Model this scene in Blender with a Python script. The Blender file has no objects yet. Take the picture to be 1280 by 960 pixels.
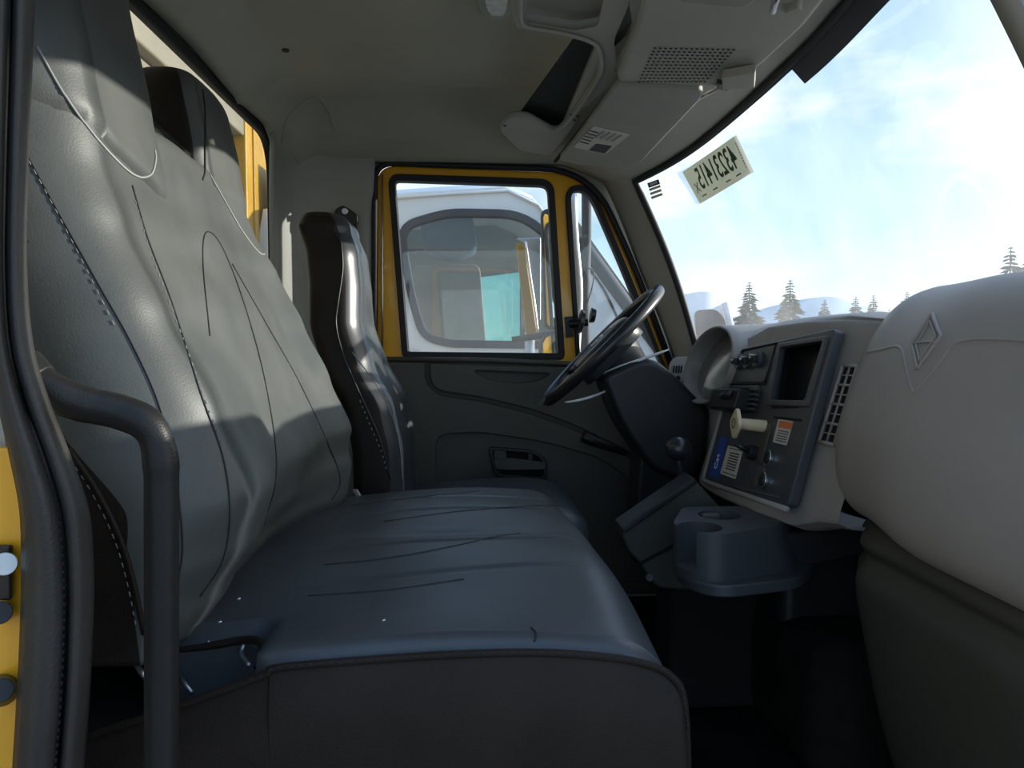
import bpy, bmesh, math, random
from mathutils import Vector, Matrix, Euler
from mathutils.bvhtree import BVHTree
random.seed(7)
S = bpy.context.scene
COL = S.collection
# ------------------------------------------------------------------ camera
EZ = 2.0                      # eye height above the ground
F = 960.0                     # focal length in pixels of the 1280x960 frame
CY, CX = 590.0, 425.0         # where the cross-cab direction (+Y) vanishes
yaw = math.atan((640 - CY) / F); pitch = math.atan((480 - CX) / F)
cd = bpy.data.cameras.new('camera'); cam = bpy.data.objects.new('camera', cd); COL.objects.link(cam)
cd.sensor_width = 36; cd.lens = F / 1280 * 36; cd.clip_start = 0.02; cd.clip_end = 2000
cam.location = (0, 0, EZ)
cam.rotation_euler = Euler((math.pi/2 - pitch, 0, -yaw), 'XYZ')
S.camera = cam
RM = cam.rotation_euler.to_matrix()
# ------------------------------------------------------------------ sky, sun, exposure
SUN_DIR = Vector((0.965, 0.17, 0.170)).normalized()      # towards the low winter sun ahead of the truck
w = bpy.data.worlds.new('sky'); S.world = w; w.use_nodes = True
nt = w.node_tree; nt.nodes.clear()
def N(t, **k):
    n = nt.nodes.new(t)
    for a, b in k.items(): setattr(n, a, b)
    return n
L = nt.links.new
tc = N('ShaderNodeTexCoord'); sep = N('ShaderNodeSeparateXYZ'); L(tc.outputs['Generated'], sep.inputs[0])
ramp = N('ShaderNodeValToRGB'); L(sep.outputs[2], ramp.inputs[0])
e = ramp.color_ramp.elements
e[0].position = 0.0; e[0].color = (0.80, 0.90, 0.97, 1); e[1].position = 0.75; e[1].color = (0.20, 0.42, 0.80, 1)
q = e.new(0.14); q.color = (0.48, 0.70, 0.88, 1)
q = e.new(0.36); q.color = (0.28, 0.50, 0.80, 1)
mp = N('ShaderNodeMapping'); mp.inputs['Scale'].default_value = (1.6, 1.6, 4.2); mp.inputs['Location'].default_value = (0.35, 1.1, 0.4)
L(tc.outputs['Generated'], mp.inputs[0])
cl = N('ShaderNodeTexNoise'); cl.inputs['Scale'].default_value = 1.7; cl.inputs['Detail'].default_value = 7; cl.inputs['Roughness'].default_value = 0.55
L(mp.outputs[0], cl.inputs['Vector'])
cr = N('ShaderNodeMapRange'); cr.inputs[1].default_value = 0.52; cr.inputs[2].default_value = 0.72; L(cl.outputs[0], cr.inputs[0])
dot = N('ShaderNodeVectorMath', operation='DOT_PRODUCT'); nrm = N('ShaderNodeVectorMath', operation='NORMALIZE')
L(tc.outputs['Generated'], nrm.inputs[0]); L(nrm.outputs[0], dot.inputs[0]); dot.inputs[1].default_value = SUN_DIR
gl = N('ShaderNodeMapRange'); gl.inputs[1].default_value = 0.60; gl.inputs[2].default_value = 0.97; gl.interpolation_type = 'SMOOTHSTEP'
L(dot.outputs['Value'], gl.inputs[0])
mx = N('ShaderNodeMixRGB'); L(cr.outputs[0], mx.inputs[0]); L(ramp.outputs[0], mx.inputs[1]); mx.inputs[2].default_value = (0.98, 0.99, 1.0, 1)
mx2 = N('ShaderNodeMixRGB'); L(gl.outputs[0], mx2.inputs[0]); L(mx.outputs[0], mx2.inputs[1]); mx2.inputs[2].default_value = (1.5, 1.5, 1.48, 1)
bg = N('ShaderNodeBackground'); bg.inputs[1].default_value = 1.3; L(mx2.outputs[0], bg.inputs[0])
out = N('ShaderNodeOutputWorld'); L(bg.outputs[0], out.inputs[0])
sd = bpy.data.lights.new('sun', 'SUN'); sun = bpy.data.objects.new('sun', sd); COL.objects.link(sun)
sd.energy = 7.5; sd.angle = math.radians(0.6); sd.color = (1.0, 0.95, 0.86)
sun.rotation_euler = SUN_DIR.to_track_quat('Z', 'Y').to_euler()
S.view_settings.view_transform = 'Standard'; S.view_settings.look = 'None'
S.view_settings.gamma = 1; S.view_settings.use_curve_mapping = False
S.view_settings.exposure = 0.0
# ------------------------------------------------------------------ projection helpers
def ray(px, py):
    return RM @ Vector(((px - 640) / F, (480 - py) / F, -1.0))
O = Vector((0, 0, EZ))
def PY(px, py, y):
    r = ray(px, py); return O + r * (y / r.y)
def PX(px, py, x):
    r = ray(px, py); return O + r * (x / r.x)
def PZ(px, py, z):
    r = ray(px, py); return O + r * (z / r.z)
def PP(px, py, p0, n):
    r = ray(px, py); return O + r * ((p0 - O).dot(n) / r.dot(n))
def E(x, y, z): return Vector((x, y, EZ + z))
# ------------------------------------------------------------------ materials
def mat(name, col, rough=0.5, metal=0.0, spec=0.5, var=0.12, vscale=8.0, bump=0.0, bscale=200.0, col2=None, coat=0.0, emit=None):
    m = bpy.data.materials.new(name); m.use_nodes = True
    t = m.node_tree; b = t.nodes['Principled BSDF']
    b.inputs['Roughness'].default_value = rough; b.inputs['Metallic'].default_value = metal
    b.inputs['Specular IOR Level'].default_value = spec; b.inputs['Coat Weight'].default_value = coat
    c = t.nodes.new('ShaderNodeTexCoord')
    n = t.nodes.new('ShaderNodeTexNoise'); n.inputs['Scale'].default_value = vscale; n.inputs['Detail'].default_value = 5
    t.links.new(c.outputs['Object'], n.inputs['Vector'])
    r = t.nodes.new('ShaderNodeMapRange'); r.inputs[1].default_value = 0.35; r.inputs[2].default_value = 0.65
    t.links.new(n.outputs[0], r.inputs[0])
    x = t.nodes.new('ShaderNodeMixRGB'); t.links.new(r.outputs[0], x.inputs[0])
    c2 = col2 or tuple(min(1, v * (1 + var)) for v in col); c1 = col if col2 else tuple(v * (1 - var) for v in col)
    x.inputs[1].default_value = (*c1, 1); x.inputs[2].default_value = (*c2, 1)
    t.links.new(x.outputs[0], b.inputs['Base Color'])
    if bump:
        n2 = t.nodes.new('ShaderNodeTexNoise'); n2.inputs['Scale'].default_value = bscale; n2.inputs['Detail'].default_value = 3
        t.links.new(c.outputs['Object'], n2.inputs['Vector'])
        bp = t.nodes.new('ShaderNodeBump'); bp.inputs['Strength'].default_value = bump; bp.inputs['Distance'].default_value = 0.002
        t.links.new(n2.outputs[0], bp.inputs['Height']); t.links.new(bp.outputs[0], b.inputs['Normal'])
    if emit:
        b.inputs['Emission Color'].default_value = (*emit[0], 1); b.inputs['Emission Strength'].default_value = emit[1]
    return m
def glassmat(name, tint=(0.95, 0.98, 0.97), refl=0.10, dust=0.03, dustcol=(0.8, 0.82, 0.82)):
    m = bpy.data.materials.new(name); m.use_nodes = True; t = m.node_tree; t.nodes.clear()
    o = t.nodes.new('ShaderNodeOutputMaterial'); tr = t.nodes.new('ShaderNodeBsdfTransparent'); tr.inputs[0].default_value = (*tint, 1)
    gs = t.nodes.new('ShaderNodeBsdfGlossy'); gs.inputs['Roughness'].default_value = 0.02
    fr = t.nodes.new('ShaderNodeLayerWeight'); fr.inputs[0].default_value = 0.5
    pw = t.nodes.new('ShaderNodeMath'); pw.operation = 'POWER'; pw.inputs[1].default_value = 5.0; t.links.new(fr.outputs['Facing'], pw.inputs[0])
    ml = t.nodes.new('ShaderNodeMath'); ml.operation = 'MULTIPLY_ADD'; ml.inputs[1].default_value = 0.6; ml.inputs[2].default_value = refl; ml.use_clamp = True
    t.links.new(pw.outputs[0], ml.inputs[0])
    df = t.nodes.new('ShaderNodeBsdfTranslucent'); df.inputs[0].default_value = (*dustcol, 1)
    n = t.nodes.new('ShaderNodeTexNoise'); n.inputs['Scale'].default_value = 6; n.inputs['Detail'].default_value = 8
    c = t.nodes.new('ShaderNodeTexCoord'); t.links.new(c.outputs['Object'], n.inputs['Vector'])
    md = t.nodes.new('ShaderNodeMath'); md.operation = 'MULTIPLY'; md.inputs[1].default_value = dust * 2; t.links.new(n.outputs[0], md.inputs[0])
    a = t.nodes.new('ShaderNodeMixShader'); t.links.new(md.outputs[0], a.inputs[0]); t.links.new(tr.outputs[0], a.inputs[1]); t.links.new(df.outputs[0], a.inputs[2])
    b = t.nodes.new('ShaderNodeMixShader'); t.links.new(ml.outputs[0], b.inputs[0]); t.links.new(a.outputs[0], b.inputs[1]); t.links.new(gs.outputs[0], b.inputs[2])
    t.links.new(b.outputs[0], o.inputs[0]); return m
M = {}
M['vinyl'] = mat('dusty_black_vinyl', (0.062, 0.068, 0.065), 0.5, col2=(0.095, 0.100, 0.093), vscale=7, bump=0.16, bscale=500, spec=0.5)
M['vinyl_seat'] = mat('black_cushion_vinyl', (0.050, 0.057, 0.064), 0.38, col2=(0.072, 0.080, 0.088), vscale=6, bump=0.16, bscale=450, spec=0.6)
M['vinyl_dark_shaded'] = mat('black_vinyl_shaded_side', (0.018, 0.014, 0.011), 0.5, spec=.2, col2=(0.026, 0.019, 0.015), vscale=9, bump=0.4, bscale=500)  # darkened so the shade on near seat sides sits in the colour
M['gloss_vinyl'] = mat('glossy_black_vinyl', (0.05, 0.053, 0.058), 0.3, var=0.15, spec=0.7)
M['thread'] = mat('grey_thread', (0.32, 0.33, 0.31), 0.8)
M['dthread'] = mat('dark_thread', (0.02, 0.02, 0.022), 0.7)
M['headliner'] = mat('headliner_grey', (0.42, 0.41, 0.335), 0.85, var=0.05, vscale=5, bump=0.15, bscale=900, spec=0.2)
M['console'] = mat('overhead_grey', (0.42, 0.41, 0.36), 0.6, var=0.04, vscale=6, bump=0.2, bscale=700, spec=0.3)
M['visor'] = mat('visor_grey', (0.36, 0.355, 0.31), 0.65, var=0.05, spec=0.3)
M['dash'] = mat('dash_grey', (0.335, 0.315, 0.295), 0.48, var=0.05, vscale=4, bump=0.3, bscale=900, spec=0.4)
M['pillar'] = mat('pillar_grey', (0.34, 0.335, 0.30), 0.5, var=0.05, bump=0.15, bscale=800)
M['panel'] = mat('charcoal_panel', (0.062, 0.067, 0.075), 0.4, var=0.08)
M['door'] = mat('door_charcoal', (0.088, 0.081, 0.068), 0.5, var=0.1, vscale=4, bump=0.25, bscale=900)
M['lower'] = mat('lower_trim_grey', (0.062, 0.063, 0.053), 0.6, spec=.3, var=0.1, vscale=4, bump=0.3, bscale=500)
M['black'] = mat('black_plastic', (0.016, 0.017, 0.019), 0.42)
M['rubber'] = mat('black_rubber', (0.012, 0.012, 0.013), 0.6)
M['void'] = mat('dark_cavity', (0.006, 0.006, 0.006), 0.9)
M['floor'] = mat('floor_mat', (0.011, 0.011, 0.009), 0.9, spec=.15, var=0.3, vscale=14, bump=0.5, bscale=120)
M['yellow'] = mat('yellow_paint', (0.90, 0.45, 0.02), 0.28, var=0.05, coat=0.6)
M['dyellow'] = mat('dull_yellow_paint', (0.50, 0.27, 0.02), 0.4, var=0.06)
M['beige'] = mat('beige_body_panel', (0.25, 0.215, 0.155), 0.6, var=0.07, vscale=3)
M['white'] = mat('white_paint', (0.88, 0.87, 0.88), 0.35, var=0.03, coat=0.3)
M['chrome'] = mat('chrome', (0.75, 0.77, 0.8), 0.12, metal=1.0, var=0.03)
M['steel'] = mat('bare_steel', (0.55, 0.55, 0.55), 0.35, metal=0.9)
M['mirror'] = mat('mirror_glass', (0.85, 0.9, 0.95), 0.02, metal=1.0, var=0.01)
M['cream'] = mat('cream_plastic', (0.72, 0.60, 0.38), 0.5, var=0.05)
M['paper'] = mat('paper_label', (0.62, 0.60, 0.54), 0.7, var=0.04)
M['plate'] = mat('pale_green_paper', (0.60, 0.61, 0.55), 0.7, var=0.05)
_t = M['plate'].node_tree; _b = _t.nodes['Principled BSDF']; _tl = _t.nodes.new('ShaderNodeBsdfTranslucent'); _tl.inputs[0].default_value = (.60, .62, .55, 1)
_mm = _t.nodes.new('ShaderNodeMixShader'); _mm.inputs[0].default_value = .45; _t.links.new(_b.outputs[0], _mm.inputs[1]); _t.links.new(_tl.outputs[0], _mm.inputs[2]); _t.links.new(_mm.outputs[0], _t.nodes['Material Output'].inputs[0])
M['green'] = mat('dark_green_print', (0.04, 0.12, 0.06), 0.7)
M['ink'] = mat('dark_ink', (0.05, 0.05, 0.06), 0.7)
M['orange'] = mat('orange_print', (0.75, 0.2, 0.05), 0.6)
M['blue'] = mat('blue_card', (0.03, 0.08, 0.35), 0.45, var=0.15, vscale=40)
M['whitep'] = mat('white_print', (0.8, 0.8, 0.8), 0.6)
M['grip'] = mat('wheel_grip', (0.022, 0.023, 0.026), 0.3, spec=0.6)
M['brown'] = mat('trim_vinyl_brown', (0.042, 0.040, 0.038), 0.42, spec=.3, var=0.12, vscale=10, bump=0.3, bscale=400)
M['tube'] = mat('grab_black', (0.018, 0.0175, 0.017), 0.38, spec=.3, bump=0.2, bscale=600)
M['net'] = mat('dark_net', (0.018, 0.028, 0.024), 0.85, var=0.5, vscale=260, bump=0.6, bscale=400)
M['asphalt'] = mat('asphalt', (0.18, 0.18, 0.18), 0.9, var=0.15, vscale=3)
M['needles'] = mat('conifer_needles', (0.10, 0.13, 0.11), 0.8, var=0.3)  # base colour lightened to carry the distance haze
M['bark'] = mat('bark', (0.10, 0.08, 0.06), 0.9)
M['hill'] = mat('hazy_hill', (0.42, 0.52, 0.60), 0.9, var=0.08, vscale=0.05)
M['navy'] = mat('navy_fabric', (0.03, 0.045, 0.09), 0.7)
M['cabin'] = mat('tan_cabin', (0.16, 0.15, 0.13), 0.8)
M['gauge'] = mat('gauge_lens', (0.13, 0.13, 0.125), 0.15, var=0.08, spec=0.8)
M['frit'] = mat('black_band', (0.020, 0.028, 0.050), 0.5)
M['lamp'] = mat('clear_lens', (0.5, 0.48, 0.42), 0.15, var=0.2, vscale=60)
M['glass'] = glassmat('door_glass', refl=0.05, dust=0.02)
M['wglass'] = glassmat('windscreen_glass', (0.97, 0.99, 0.99), refl=0.05, dust=0.12)
M['tealglass'] = glassmat('teal_glass', (0.45, 0.72, 0.70), refl=0.05, dust=0.10, dustcol=(0.4, 0.75, 0.7))
# ------------------------------------------------------------------ object helpers
def link(name, me, m=None, parent=None, smooth=False, kind=None, label=None):
    o = bpy.data.objects.new(name, me); COL.objects.link(o)
    if m is not None:
        me.materials.clear(); me.materials.append(M[m] if isinstance(m, str) else m)
    if smooth:
        for p in me.polygons: p.use_smooth = True
    if parent is not None:
        o.parent = parent; o.matrix_parent_inverse = world_of(parent).inverted()
    if kind: o['kind'] = kind
    if label: o['label'] = label
    return o
def world_of(o):
    mm = o.matrix_basis.copy()
    if o.parent: mm = world_of(o.parent) @ o.matrix_parent_inverse @ mm
    return mm
def thing(name, label, cat, loc=(0, 0, 0), group=None):
    o = bpy.data.objects.new(name, None); COL.objects.link(o); o.location = loc; o.empty_display_size = 0.05
    o['label'] = label; o['category'] = cat
    if group: o['group'] = group
    return o
def tag(o, label, cat, group=None):
    o['label'] = label; o['category'] = cat
    if group: o['group'] = group
    return o
def mesh(name, vs, fs, m, parent=None, smooth=False, recalc=True, **k):
    me = bpy.data.meshes.new(name); me.from_pydata([tuple(v) for v in vs], [], fs); me.update()
    if recalc:
        b = bmesh.new(); b.from_mesh(me); bmesh.ops.recalc_face_normals(b, faces=b.faces); b.to_mesh(me); b.free()
    return link(name, me, m, parent, smooth, **k)
def bevel(o, w, seg=2):
    if w > 0:
        d = o.modifiers.new('bevel', 'BEVEL'); d.width = w; d.segments = seg; d.limit_method = 'ANGLE'; d.angle_limit = math.radians(35)
        for p in o.data.polygons: p.use_smooth = True
        d.harden_normals = True
    return o
def solid(o, t, off=-1):
    d = o.modifiers.new('solid', 'SOLIDIFY'); d.thickness = t; d.offset = off; return o
def grid(name, rows, m, parent=None, cu=False, cv=False, caps=False, smooth=True, **k):
    nr = len(rows); nc = len(rows[0]); vs = [p for r in rows for p in r]; fs = []
    for i in range(nr if cv else nr - 1):
        for j in range(nc if cu else nc - 1):
            a = i * nc + j; b = i * nc + (j + 1) % nc; c = ((i + 1) % nr) * nc + (j + 1) % nc; d = ((i + 1) % nr) * nc + j
            fs.append((a, b, c, d))
    if caps: fs.append(tuple(range(nc))); fs.append(tuple((nr - 1) * nc + j for j in range(nc)))
    return mesh(name, vs, fs, m, parent, smooth, **k)
def prism(name, pts, vec, m, parent=None, bev=0.0, seg=2, **k):
    n = len(pts); vec = Vector(vec); vs = list(pts) + [p + vec for p in pts]
    fs = [tuple(range(n)), tuple(range(2 * n - 1, n - 1, -1))] + [(i, (i + 1) % n, n + (i + 1) % n, n + i) for i in range(n)]
    return bevel(mesh(name, vs, fs, m, parent, **k), bev, seg)
def rnd(pts, r, n=5):
    """round the corners of a 2D polygon; r one radius or a list"""
    out = []; L_ = len(pts)
    for i, p in enumerate(pts):
        p = Vector(p); a = Vector(pts[i - 1]); b = Vector(pts[(i + 1) % L_]); rr = r[i] if isinstance(r, (list, tuple)) else r
        da = (a - p); db = (b - p); ra = min(rr, da.length * 0.48); rb = min(rr, db.length * 0.48)
        if rr <= 0: out.append(p); continue
        s = p + da.normalized() * ra; t = p + db.normalized() * rb
        for j in range(n + 1):
            u = j / n; out.append(s * (1 - u) ** 2 + p * 2 * u * (1 - u) + t * u * u)
    return out
def cr(pts, n=8, closed=False):
    """Catmull-Rom through the points"""
    pts = [Vector(p) for p in pts]; out = []; L_ = len(pts); rng = L_ if closed else L_ - 1
    for i in range(rng):
        p0 = pts[(i - 1) % L_] if closed or i > 0 else pts[0] * 2 - pts[1]
        p1 = pts[i]; p2 = pts[(i + 1) % L_]
        p3 = pts[(i + 2) % L_] if closed or i + 2 < L_ else p2 * 2 - p1
        for j in range(n):
            t = j / n
            out.append(0.5 * ((2 * p1) + (p2 - p0) * t + (2 * p0 - 5 * p1 + 4 * p2 - p3) * t * t + (3 * p1 - p0 - 3 * p2 + p3) * t ** 3))
    if not closed: out.append(pts[-1])
    return out
def tube_geo(pts, r, n=8, closed=False):
    pts = [Vector(p) for p in pts]; L_ = len(pts); rows = []; up = None
    for i, p in enumerate(pts):
        a = pts[(i - 1) % L_] if closed or i > 0 else p; b = pts[(i + 1) % L_] if closed or i < L_ - 1 else p
        t = (b - a).normalized()
        if up is None:
            up = Vector((0, 0, 1)) if abs(t.z) < 0.9 else Vector((1, 0, 0))
        s = t.cross(up).normalized(); up = s.cross(t).normalized()
        rr = r[i] if isinstance(r, (list, tuple)) else r
        rows.append([p + (s * math.cos(2 * math.pi * k / n) + up * math.sin(2 * math.pi * k / n)) * rr for k in range(n)])
    return rows
def tube(name, pts, r, m, parent=None, n=8, closed=False, **k):
    return grid(name, tube_geo(pts, r, n, closed), m, parent, cu=True, cv=closed, caps=not closed, **k)
def multi(name, rowsets, m, parent=None, cu=True, caps=True, smooth=True, **k):
    vs = []; fs = []
    for rows in rowsets:
        o = len(vs); nr = len(rows); nc = len(rows[0]); vs += [p for r in rows for p in r]
        for i in range(nr - 1):
            for j in range(nc if cu else nc - 1): fs.append((o + i * nc + j, o + i * nc + (j + 1) % nc, o + (i + 1) * nc + (j + 1) % nc, o + (i + 1) * nc + j))
        if caps: fs.append(tuple(o + j for j in range(nc))); fs.append(tuple(o + (nr - 1) * nc + j for j in range(nc)))
    return mesh(name, vs, fs, m, parent, smooth, **k)
def box(name, c, s, m, parent=None, rot=None, bev=0.0, **k):
    R = rot.to_matrix() if rot else Matrix.Identity(3); c = Vector(c)
    vs = [c + R @ Vector((s[0] / 2 * a, s[1] / 2 * b, s[2] / 2 * d)) for a in (-1, 1) for b in (-1, 1) for d in (-1, 1)]
    fs = [(0, 1, 3, 2), (4, 6, 7, 5), (0, 4, 5, 1), (2, 3, 7, 6), (0, 2, 6, 4), (1, 5, 7, 3)]
    return bevel(mesh(name, vs, fs, m, parent, **k), bev)
def cyl(name, p0, p1, r, m, parent=None, r1=None, n=24, bev=0.0, **k):
    p0 = Vector(p0); p1 = Vector(p1); t = (p1 - p0).normalized(); u = t.orthogonal().normalized(); v = t.cross(u); r1 = r if r1 is None else r1
    vs = [p + (u * math.cos(2 * math.pi * i / n) + v * math.sin(2 * math.pi * i / n)) * q for p, q in ((p0, r), (p1, r1)) for i in range(n)]
    fs = [tuple(range(n)), tuple(range(2 * n - 1, n - 1, -1))] + [(i, (i + 1) % n, n + (i + 1) % n, n + i) for i in range(n)]
    o = mesh(name, vs, fs, m, parent, **k)
    d = bevel(o, max(bev, min(r, r1 or r) * 0.08)); return d
def plate(name, outer, holes, frame, t, m, parent=None, bev=0.0, **k):
    """flat panel with holes: 2D loops in frame=(origin, u, v, n), thickness t along n"""
    cu = bpy.data.curves.new('tmp', 'CURVE'); cu.dimensions = '2D'; cu.fill_mode = 'BOTH'; bev = min(bev, t * .45); cu.extrude = t / 2 - bev; cu.bevel_depth = bev; cu.bevel_resolution = 2; cu.offset = -bev
    for lp in [outer] + list(holes):
        s = cu.splines.new('POLY'); s.points.add(len(lp) - 1); s.use_cyclic_u = True
        for i, p in enumerate(lp): s.points[i].co = (p[0], p[1], 0, 1)
    ob = bpy.data.objects.new('tmp', cu); COL.objects.link(ob); dg = bpy.context.evaluated_depsgraph_get()
    me = bpy.data.meshes.new_from_object(ob.evaluated_get(dg)); bpy.data.objects.remove(ob); bpy.data.curves.remove(cu)
    o, u, v, n = frame; me.name = name
    for vv in me.vertices: vv.co = o + u * vv.co.x + v * vv.co.y + n * vv.co.z
    b = bmesh.new(); b.from_mesh(me); bmesh.ops.remove_doubles(b, verts=b.verts, dist=1e-5); bmesh.ops.recalc_face_normals(b, faces=b.faces); b.to_mesh(me); b.free()
    return link(name, me, m, parent, False, **k)
def text(name, s, size, frame, m, parent=None, sx=1.0, t=0.0004, align='CENTER', fit=None, bold=0.0, **k):
    cu = bpy.data.curves.new('tmp', 'FONT'); cu.body = s; cu.size = size; cu.extrude = t; cu.align_x = align; cu.align_y = 'CENTER'; cu.resolution_u = 3; cu.offset = bold
    ob = bpy.data.objects.new('tmp', cu); COL.objects.link(ob); dg = bpy.context.evaluated_depsgraph_get()
    me = bpy.data.meshes.new_from_object(ob.evaluated_get(dg)); bpy.data.objects.remove(ob); bpy.data.curves.remove(cu)
    o, u, v, n = frame
    if fit:
        xs_ = [q.co.x for q in me.vertices]; sx = fit / (max(xs_) - min(xs_)); xm = (max(xs_) + min(xs_)) / 2
        for q in me.vertices: q.co.x -= xm
    for vv in me.vertices: vv.co = o + u * vv.co.x * sx + v * vv.co.y + n * vv.co.z
    return link(name, me, m, parent, False, **k)
XA, YA, ZA = Vector((1, 0, 0)), Vector((0, 1, 0)), Vector((0, 0, 1))
def ypl(y): return (Vector((0, y, 0)), XA, ZA, YA)
def ypx(pts, y): return [(PY(a, b, y).x, PY(a, b, y).z) for a, b in pts]
def side_faces(o, m, nc, j0, j1):  # puts the darker vinyl on side columns in place of their shade
    o.data.materials.append(M[m])
    for p in o.data.polygons:
        if len(p.vertices) == 4 and j0 <= p.index % nc <= j1: p.material_index = 1
def bvh(o):
    return BVHTree.FromPolygons([v.co.copy() for v in o.data.vertices], [tuple(p.vertices) for p in o.data.polygons])
def shoot(tree, px, py):
    h = tree.ray_cast(O, ray(px, py).normalized()); return h
def seam(name, tree, pts, r, m, parent, lift=0.0, n=8, dash=None, closed=False):
    sm = cr([(a, b, 0) for a, b in pts], n, closed); out = []
    for p in sm:
        h = shoot(tree, p.x, p.y)
        if h[0] is not None:
            nn = h[1] if h[1].dot(ray(p.x, p.y)) < 0 else -h[1]
            out.append(h[0] + nn * lift)
    if len(out) < 2: return None
    if dash is None: return tube(name, out, r, m, parent, n=6, closed=closed)
    # dashes of the given length and gap
    sets = []; acc = 0; cur = []; on = True; lim = dash[0]
    fine = []
    for a, b in zip(out, out[1:]):
        k = max(1, int((b - a).length / 0.0012)); fine += [a.lerp(b, i / k) for i in range(k)]
    last = fine[0]
    for p in fine:
        acc += (p - last).length; last = p
        if on: cur.append(p)
        if acc >= lim:
            if on and len(cur) > 1: sets.append(tube_geo(cur[::2] if len(cur) > 3 else cur, r, 5))
            cur = []; on = not on; acc = 0; lim = dash[0] if on else dash[1]
    if not sets: return None
    return multi(name, sets, m, parent, kind='stuff')
# ================================================================== SETTING
def struct(o): o['kind'] = 'structure'; return o
YF, YN, YC = 2.36, 0.64, 1.5            # far side wall, near side wall, middle of the cab
def stp(x): x = max(0, min(1, x)); return x * x * (3 - 2 * x)
def xtop(s): return 0.616 + 0.03 * s - 0.05 * s * s - 0.125 * s ** 6 if s > 0 else 0.616 - 0.13 * s * s + 0.05 * s ** 6
def ztop(s): return 0.53 - 0.075 * abs(s) ** 4
# floor
o = struct(box('floor', E(0.35, YC, -0.83), (2.0, 1.76, 0.04), 'floor'))
# ceiling
rows = []
for i in range(41):
    X = -0.56 + i / 40 * 0.99; r = []
    for j in range(61):
        y = YN + (YF + 0.01 - YN) * j / 60
        z = 0.655
        d = min(y - YN, YF - y); z -= 0.125 * (1 - stp(d / 0.26)) ** 1.3
        z -= 0.075 * (1 - stp((X + 0.56) / 0.12))
        z -= 0.10 * stp((X - 0.25) / 0.3)
        z += 0.006 * math.sin(y * 9) * stp(d / 0.4) * (1 - stp((X - 0.0) / 0.2))
        z -= 0.010 * (1 - stp(abs(y - 2.0 - 0.15 * X) / 0.03)) * (1 - stp((X - .1) / .1))
        r.append(E(X, y, z))
    rows.append(r)
ceiling = struct(solid(grid('ceiling', rows, 'headliner'), 0.03, 1))
ctree = bvh(ceiling)
# near side wall with door opening (only its pillar shows) and far wall
open_px = [(468, 455), (468, 203), (738, 213), (792, 330), (850, 485), (915, 700), (900, 1000), (480, 1000)]
op = rnd([(PY(a, b, YF).x, PY(a, b, YF).z) for a, b in open_px], [0.0, .05, .10, .08, .02, .1, .05, .05], 8)
outer = [(-0.60, EZ - 0.85), (-0.60, EZ + 0.60), (0.50, EZ + 0.60), (0.78, EZ - 0.05), (1.2, EZ - 0.05), (1.2, EZ - 0.85)]
outer = [(-0.60, EZ - 0.85), (-0.60, EZ + 0.60), (0.40, EZ + 0.60), (0.452, EZ + 0.45), (0.635, EZ - 0.02), (1.2, EZ - 0.04), (1.2, EZ - 0.85)]
def hole_ok(lp): return [(x, max(z, EZ - 0.80)) for x, z in lp]
wl = struct(plate('wall_left', outer, [hole_ok(op)], ypl(YF + 0.02), 0.03, 'pillar'))
wr_open = [(-0.385, EZ - 0.78), (-0.395, EZ + 0.47), (0.37, EZ + 0.48), (0.53, EZ + 0.2), (0.68, EZ - 0.2), (0.72, EZ - 0.78)]
wr = struct(plate('wall_right', outer, [rnd(wr_open, 0.08, 6)], ypl(YN + 0.035), 0.03, 'pillar'))
# rear wall with window
fx = (Vector((-0.575, 0, 0)), YA, ZA, XA)
rw = rnd([(0.62 + .06, EZ - 0.02), (0.68, EZ + 0.575), (2.27, EZ + 0.575), (2.27, EZ - 0.02)], [0.06, 0.06, 0.13, 0.06], 8)
struct(plate('wall_rear', [(0.6, EZ - 0.85), (0.6, EZ + 0.62), (2.38, EZ + 0.62), (2.38, EZ - 0.85)], [rw], fx, 0.012, 'pillar'))
# rear window seal and glass
def inset(lp, d):
    n = len(lp); out = []
    A = sum(lp[i][0] * lp[(i + 1) % n][1] - lp[(i + 1) % n][0] * lp[i][1] for i in range(n))
    sg = 1 if A > 0 else -1
    for i in range(n):
        a = Vector(lp[i - 1]); p = Vector(lp[i]); b = Vector(lp[(i + 1) % n])
        t1 = (p - a); t2 = (b - p)
        if t1.length < 1e-6: t1 = t2
        if t2.length < 1e-6: t2 = t1
        nn = (t1.normalized() + t2.normalized()); nn = Vector((-nn.y, nn.x)).normalized() * sg
        out.append((p.x + nn.x * d, p.y + nn.y * d))
    return out
win1 = thing('window_1', '', ''); del win1['label']; del win1['category']; win1['kind'] = 'structure'; win1.location = (-0.575, 1.5, EZ)
plate('window_seal', inset(rw, -0.012), [inset(rw, 0.012)], fx, 0.02, 'rubber', win1, 0.004)
plate('pane', inset(rw, 0.010), [], (Vector((-0.585, 0, 0)), YA, ZA, XA), 0.004, 'glass', win1)
# far rear corner pillar trim (curved)
rows = []
prof = cr([(-0.553, 2.17), (-0.545, 2.25), (-0.50, 2.315), (-0.42, 2.345), (-0.30, 2.352)], 5)
prof = [Vector((a.x, a.y, 0)) for a in cr([(-0.553, 2.20, 0), (-0.548, 2.26, 0), (-0.51, 2.318, 0), (-0.42, 2.345, 0), (-0.296, 2.350, 0)], 5)]
for i in range(25):
    z = -0.8 + 1.42 * i / 24; f = 0.03 * stp((z - 0.35) / 0.3)
    rows.append([E(p.x + f * 0.5, p.y - f, z) for p in prof])
struct(solid(grid('trim_1', rows, 'pillar'), 0.012, 1))
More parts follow.
